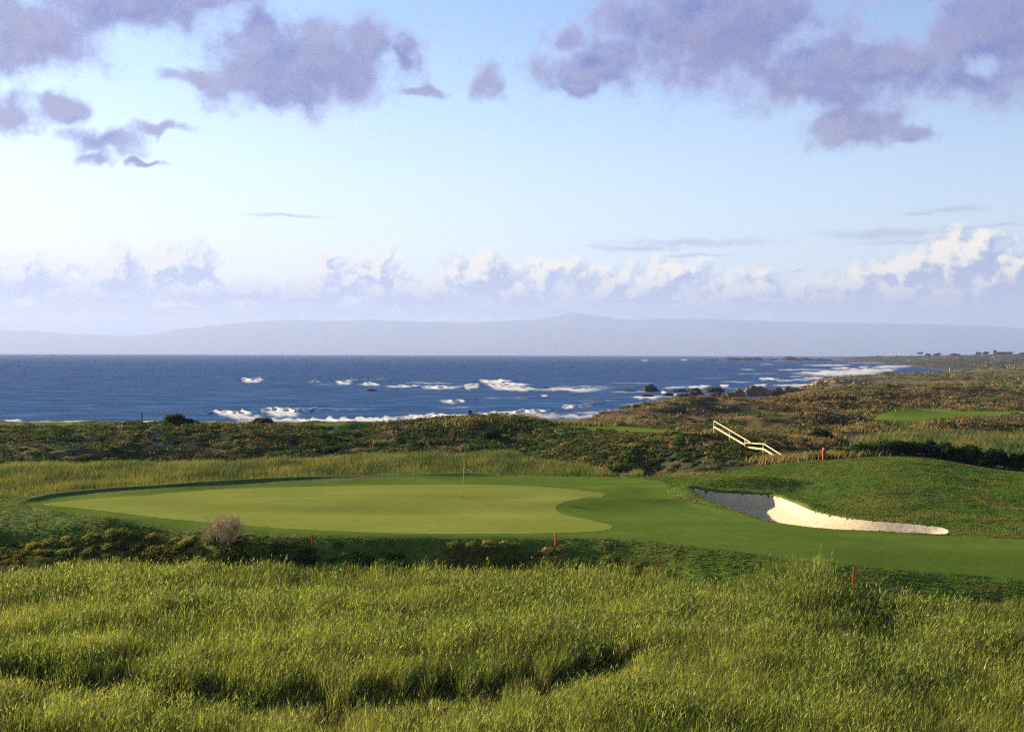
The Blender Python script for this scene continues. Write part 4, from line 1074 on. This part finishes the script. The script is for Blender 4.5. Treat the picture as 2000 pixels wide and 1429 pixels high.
hedge = [(1648, 95.8, .75, .7, .75, MDG, 'small green shrub at the left end of the hedge, beside the rusty post'), (1700, 96.3, 1.9, 1.2, 1.25, MDG, 'broad sunlit green shrub leading the hedge behind the grass mound'), (1752, 97, 1.7, 1.2, 1.2, DKG, 'dark rounded shrub between the sunlit one and the low dip of the hedge'), (1800, 97.5, 1.5, 1.1, .95, DKG, 'low dark shrub in the dip of the hedge'), (1815, 99.5, .8, .7, 1.45, MDG, 'small upright bush poking above the dip of the hedge'), (1845, 96.8, 1.5, 1.2, 1.25, DKG, 'dark shrub in the middle of the right half of the hedge'), (1893, 96, 1.5, 1.2, 1.45, DKG, 'tall black green shrub near the right end of the hedge'), (1935, 95, 1.3, 1.1, 1.45, DKG, 'dark shrub ending the hedge just left of the timber post'), (1992, 94.5, 1.0, .9, 1.45, DKG, 'dark shrub at the picture edge right of the timber post')]
for px, d, rx, ry, rz, cols, lab in hedge:  # the hedge's lit left and shaded right are put into the leaf colours
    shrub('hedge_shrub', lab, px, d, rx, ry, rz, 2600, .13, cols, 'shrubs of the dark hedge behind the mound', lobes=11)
shrub('shrub', 'low brown and green bush behind the rusty red post', 1596, 94.6, .9, .7, .55, 900, .12, [(.07, .07, .03), (.05, .075, .025), (.11, .07, .04)])
shrub('shrub', 'round dark green bush on the dune crest left of centre, against the sea', 338, 128.5, 1.15, 1.0, 1.15, 2200, .14, MDG, dz=-.1)
shrub('shrub', 'low dark bush right of the round bush, spilling down the dune crest', 366, 128.2, 1.3, .9, .6, 1300, .14, DKG, dz=-.1)
shrub('shrub', 'brownish bush on the dune crest in front of the double breaker', 510, 132, 1.35, .9, .8, 1500, .14, [(.07, .07, .03), (.05, .075, .025), (.10, .085, .04)], dz=-.1)
shrub('shrub', 'leafy bush under the twin posts on the left dune crest', 258, 128, 1.4, .9, .65, 1300, .14, MDG, dz=-.05)
shrub('shrub', 'dark hollow bush on the dune bank below the beach railing', 962, 119, 1.15, .8, .8, 1400, .13, DKG)
shrub('shrub', 'leafy green bush on the dune bank above the left pond reeds', 640, 116, 1.2, .8, .75, 1300, .13, MDG)
shrub('shrub', 'dark bush on the scrubby slope right of the stairs', 1600, 122, 1.6, 1.2, 1.1, 1600, .15, DKG)
shrub('shrub', 'bright green bush at the foot of the dead bush on the front bank', 415, 60.6, 1.1, .7, .75, 2600, .085, [(.085, .17, .03), (.065, .14, .026), (.11, .19, .04)])
shrub('shrub', 'dark bush below and right of the dead bush on the front bank', 452, 60.3, .95, .7, .85, 2600, .085, DKG)

def build_dead_bush():
    p = g_at(437, 61.6)
    root = empty('dead_bush', p); root.scale = (1.2, 1.2, 1.75); tag(root, 'bare brown dead bush of fine twigs against the left part of the green', 'bush')
    bm = bmesh.new(); tw = bmesh.new()
    rnd = random.Random(5)
    def grow(a, d, L, r, depth):
        b = a + d * L
        mid = a.lerp(b, .5) + Vector((rnd.uniform(-1, 1), rnd.uniform(-1, 1), rnd.uniform(-.5, 1))) * L * .08
        tube(bm if depth < 2 else tw, [a, mid, b], [r, r * .8, r * .62], 5 if depth < 2 else 3, False)
        if depth >= 5 or L < .07: return
        for _ in range(3 if depth < 4 else 2):
            n = (d + Vector((rnd.uniform(-1, 1), rnd.uniform(-1, 1), rnd.uniform(-.35, .75))) * .75).normalized()
            grow(a.lerp(b, rnd.uniform(.55, 1)), n, L * rnd.uniform(.6, .86), max(r * .62, .0055), depth + 1)
    for i in range(9):
        a = i * 2 * math.pi / 9
        grow(Vector((math.cos(a) * .08, math.sin(a) * .08, -.1)), Vector((math.cos(a) * rnd.uniform(.15, .75), math.sin(a) * .6, 1)).normalized(), .46, .022, 0)
    part('branch', bm, MAT['bark'], root); part('twigs', tw, MAT['twig'], root)
build_dead_bush()

# --- rocks in the surf
ROCKS = [(1271, 763, 27, 12, 0, 'peaked black rock standing apart left of the surf rocks'), (1231, 763, 24, 3, 0, 'flat dark rock awash, leftmost of the surf rocks'), (1326, 763, 25, 5, 0, 'flat black rock in the surf right of the peaked rock'), (1355, 764, 22, 7, 0, 'dark humped rock behind the widest low surf rock'), (1264, 774, 22, 4, 0, 'low rock under the peaked rock, washed by foam'), (1304, 773, 20, 6, 0, 'small dark rock with white surf breaking over it'), (1330, 777, 22, 7, 0, 'rounded dark rock, nearest the beach in the left cluster'), (1354, 774, 34, 10, 0, 'widest low dark rock in the middle of the surf cluster'), (1372, 776, 14, 5, 0, 'small rock at the right foot of the widest low rock'), (1395, 766, 34, 10, 0, 'big black double humped rock alone in open water'), (1401, 775, 24, 8, 0, 'dark brown rock left of the tan shore rocks'), (1424, 776, 26, 10, .3, 'brown shore rock beside the leftmost tan one'), (1442, 775, 22, 14, .6, 'tan brown block, leftmost of the tall shore rocks'), (1452, 780, 11, 4, 0, 'tiny dark rock in front of the tall shore rocks'), (1468, 774, 34, 18, .4, 'tall dark brown shore rock in the middle of the rock wall'), (1490, 774, 30, 19, .8, 'tall tan shore rock facing the sun'), (1513, 773, 40, 15, .35, 'long brown shore rock right of the tall tan one'), (1538, 770, 28, 11, .45, 'grey brown shore rock near the scrub edge'), (1552, 767, 30, 9, .4, 'grey shore rock backing on to the scrub'), (1574, 765, 36, 11, .7, 'ochre rock on the shore below the cliff'), (1602, 760, 36, 11, .9, 'orange rock at the left foot of the cliff'), (725, 752.5, 22, 3, 0, 'black reef breaking the surface far left in the open surf')]
FARROCKS = [(1388, 703, 26, 3, 'thin far reef, leftmost on the horizon water'), (1432, 703, 34, 6, 'dark far reef with a flat top near the horizon'), (1455, 703, 30, 6, 'far reef joined to the flat topped one'), (1478, 703, 20, 7, 'small far reef with a notched crest'), (1512, 703, 18, 4, 'small separate far islet between the two reef groups'), (1543, 703, 26, 8, 'high far reef left in the second group'), (1570, 703.5, 40, 6, 'long low far reef in the second group'), (1605, 704, 30, 4, 'low far reef merging with the headland tip')]
def rock_mesh(seed):
    bm = bmesh.new(); bmesh.ops.create_icosphere(bm, subdivisions=4, radius=1)
    v = np.array([p.co[:] for p in bm.verts])
    n = fbm(v[:, 0] * 1.6 + seed * 3.1 + v[:, 2] * .7, v[:, 1] * 1.6 + seed * 1.7 - v[:, 2] * .9, 4, seed)
    n2 = np.abs(fbm(v[:, 0] * 4 + seed, v[:, 2] * 4 + v[:, 1] * 2, 3, seed + 5) - .5)
    r = .55 + .85 * n - .5 * n2
    for p, k in zip(bm.verts, r): p.co = p.co * float(k)
    for p in bm.verts: p.co.z = max(p.co.z, -.45)
    return bm
def build_rocks():
    mats = []
    for k in range(5):
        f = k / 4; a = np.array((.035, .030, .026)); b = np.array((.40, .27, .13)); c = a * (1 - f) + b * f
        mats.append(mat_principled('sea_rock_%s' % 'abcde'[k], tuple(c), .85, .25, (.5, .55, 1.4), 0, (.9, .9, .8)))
    for i, (px, py, w, h, tone, lab) in enumerate(ROCKS):
        x, y = None, None
        hz = 687.6 + .00275 * px
        d = min(CAM_H * FPX / (py - hz), 460)
        if px > 1530: d = np.interp(px, [1530, 1575, 1602], [425, 452, 458])
        x, y = W(px, d); s = d / FPX
        bm = rock_mesh(i + 3)
        gz = float(height(np.array([x]), np.array([y]))[0])
        bmesh.ops.scale(bm, verts=bm.verts, vec=(w * s * .62, max(w * s * .5, 2), h * s * .95))
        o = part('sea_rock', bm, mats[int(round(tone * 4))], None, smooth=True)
        o.location = (x, y, max(gz, 0) + h * s * .12); o.rotation_euler = (0, 0, RNG.uniform(-.4, .4)); tag(o, lab, 'rock', 'rocks along the shore')
    for i, (px, py, w, h, lab) in enumerate(FARROCKS):
        d = 2750; x, y = W(px, d); s = d / FPX
        bm = rock_mesh(i + 40); bmesh.ops.scale(bm, verts=bm.verts, vec=(w * s * .62, w * s * .5, h * s * .9))
        o = part('reef_rock', bm, mats[0], None, smooth=True); o.location = (x, y, h * s * .15); tag(o, lab, 'rock', 'far reefs off the headland')
    for i, (px, d, w, h, lab) in enumerate([(1628, 468, 44, 14, 'left buttress of the orange cliff'), (1650, 470, 34, 17, 'tall ochre buttress in the middle of the orange cliff'), (1672, 471, 30, 15, 'pale ribbed buttress of the orange cliff'), (1694, 474, 30, 11, 'low right shoulder of the orange cliff')]):
        x, y = W(px, d); s = d / FPX
        bm = rock_mesh(i + 60); bmesh.ops.scale(bm, verts=bm.verts, vec=(w * s * .6, w * s * .45, h * s * .8))
        gz = float(height(np.array([x]), np.array([y]))[0])
        o = part('cliff_rock', bm, mats[4], None, smooth=True); o.location = (x, y, max(gz - h * s * .35, .6)); tag(o, lab + ' above the surf', 'rock', 'buttresses of the orange cliff')
build_rocks()

# --- the far headland: house and wind-bent trees
def build_headland():
    d = 2600
    def gz(px): return g_at(px, d)
    s = d / FPX
    p = gz(1958); root = empty('headland_house', p); tag(root, 'dark flat roofed house with a chimney tower on the far headland skyline', 'house')
    bm = bmesh.new(); bar(bm, (-14 * s, 0, 2.2), (17 * s, 0, 2.2), 14, 9); part('wall', bm, mat_principled('dark_stone_wall', (.10, .085, .07), .9, .1, (.2, .7, 1.3)), root, .1)
    bm = bmesh.new(); bar(bm, (-13 * s, 0, 7.1), (17.6 * s, 0, 7.1), 15.4, .8); part('roof', bm, MAT['dark_wood'], root, .1)
    bm = bmesh.new(); bar(bm, (-15.5 * s, 0, -2), (-15.5 * s, 0, 10.5), 5, 6); bar(bm, (-15.5 * s, 0, 10.5), (-15.5 * s, 0, 11.2), 6, 7); part('chimney', bm, MAT['dark_wood'], root, .1)
    gm = mat_principled('dark_glass', (.03, .035, .05), .2, .5)
    for k in range(6):
        bm = bmesh.new(); bar(bm, ((-9 + 4.4 * k) * s, -7.03, 2), ((-9 + 4.4 * k) * s, -7.03, 5), 2.2, .1, (0, 1, 0)); part('window', bm, gm, root)
    for px, w, h, flat, lab in ((1797, 10, 9, True, 'lone umbrella shaped tree, leftmost on the far headland'), (1812, 13, 6, False, 'low dark tree right of the lone umbrella tree'), (1831, 17, 7, False, 'wide dark tree in the middle of the headland row'), (1864, 20, 6, False, 'long low tree between the wide tree and the pair by the house'), (1911, 13, 8, False, 'taller tree, left one of the pair near the house'), (1924, 12, 8, False, 'right one of the pair of trees nearest the house'), (1996, 16, 5, False, 'low tree on the skyline right of the house')):
        b = gz(px); R = empty('cypress_tree', b); tag(R, lab, 'tree', 'trees on the far headland')
        n = 7; W_ = w * s; H_ = h * s
        C = np.stack([RNG.uniform(-.32, .32, n) * W_, RNG.uniform(-.3, .3, n) * W_, RNG.uniform(.22, .6, n) * H_ if not flat else RNG.uniform(.72, .82, n) * H_], 1)
        Rr = np.tile([[W_ * .26, W_ * .26, H_ * (.38 if not flat else .2)]], (n, 1))
        V, q, c = leaves(C, Rr, 60, 1.3, pick(DKG, [1, 1, 1], n), .3, .3, (.6, 1.1), .4)
        link('crown', np_mesh('crown', V, q, col=c), MAT['leaf'], R)
        bm = bmesh.new(); tube(bm, [(0, 0, -1), (.3, 0, H_ * .4), (.6, 0, H_ * .7)], [.7, .5, .25], 8); part('trunk', bm, MAT['bark'], R, smooth=True)
build_headland()

# --- pale buildings on the opposite shore
def build_town():
    m = mat_principled('white_render', (.85, .84, .80), .7, .2); roof = mat_principled('pale_roof', (.60, .55, .50), .8, .1)
    def mk():
        bm = bmesh.new(); bar(bm, (-1, 0, .35), (1, 0, .35), 1.2, .9); w = bm
        r = bmesh.new()
        vs = [r.verts.new(c) for c in ((-1.06, -.66, .8), (1.06, -.66, .8), (1.06, .66, .8), (-1.06, .66, .8), (-.7, 0, 1.1), (.7, 0, 1.1))]
        for f in ((0, 1, 5, 4), (1, 2, 5), (2, 3, 4, 5), (3, 0, 4), (3, 2, 1, 0)): r.faces.new([vs[k] for k in f])
        return w, r
    w, r = mk(); root = empty('shore_building', (0, 0, 0)); part('wall', w, m, root); part('roof', r, roof, root)
    spots = [(1379, 'left end of the white waterfront row, small block'), (1386, 'second white block of the waterfront row, taller'), (1394, 'wide white block near the right of the waterfront row'), (1400, 'right end block of the waterfront row'), (1478, 'lone white building left of the far pair'), (1487, 'low white building just right of the lone one'), (1742, 'left white block above the headland tip'), (1750, 'second white block above the headland tip'), (1757, 'wide white block in the middle above the headland tip'), (1766, 'fourth white block above the headland tip, narrow'), (1776, 'right end white block above the headland tip')]
    kids = list(root.children)
    for i, (px, lab) in enumerate(spots):
        o = root if i == 0 else root.copy()
        if i:
            COL.objects.link(o)
            for k in kids:
                c = k.copy(); COL.objects.link(c); c.parent = o
        d = 19800; x, y = W(px, d)
        o.location = (x, y, 4 + (i * 7 % 5) * 4); o.scale = (15 + (i * 5 % 4) * 5, 18, 20 + (i * 3 % 5) * 5)
        tag(o, lab + ' across the bay', 'building', 'white buildings on the opposite shore')
build_town()

# ------------------------------------------------------------------ the air
def build_haze():
    bm = bmesh.new(); bmesh.ops.create_cube(bm, size=1)
    me = bpy.data.meshes.new('haze'); bm.to_mesh(me); bm.free()
    m, t, out = material('sea_air')
    v = t.new('ShaderNodeVolumePrincipled')
    v.inputs['Color'].default_value = rgb(.46, .59, 1.0)
    v.inputs['Density'].default_value = HAZE_DENSITY
    v.inputs['Anisotropy'].default_value = .18
    t.l.new(v.outputs[0], out.inputs['Volume'])
    o = link('haze', me, m)
    o.scale = (90000, 60000, 960); o.location = (0, 26000, 416)
    tag(o, kind='stuff', label='thin pale haze hanging over the bay and the far coast')
build_haze()
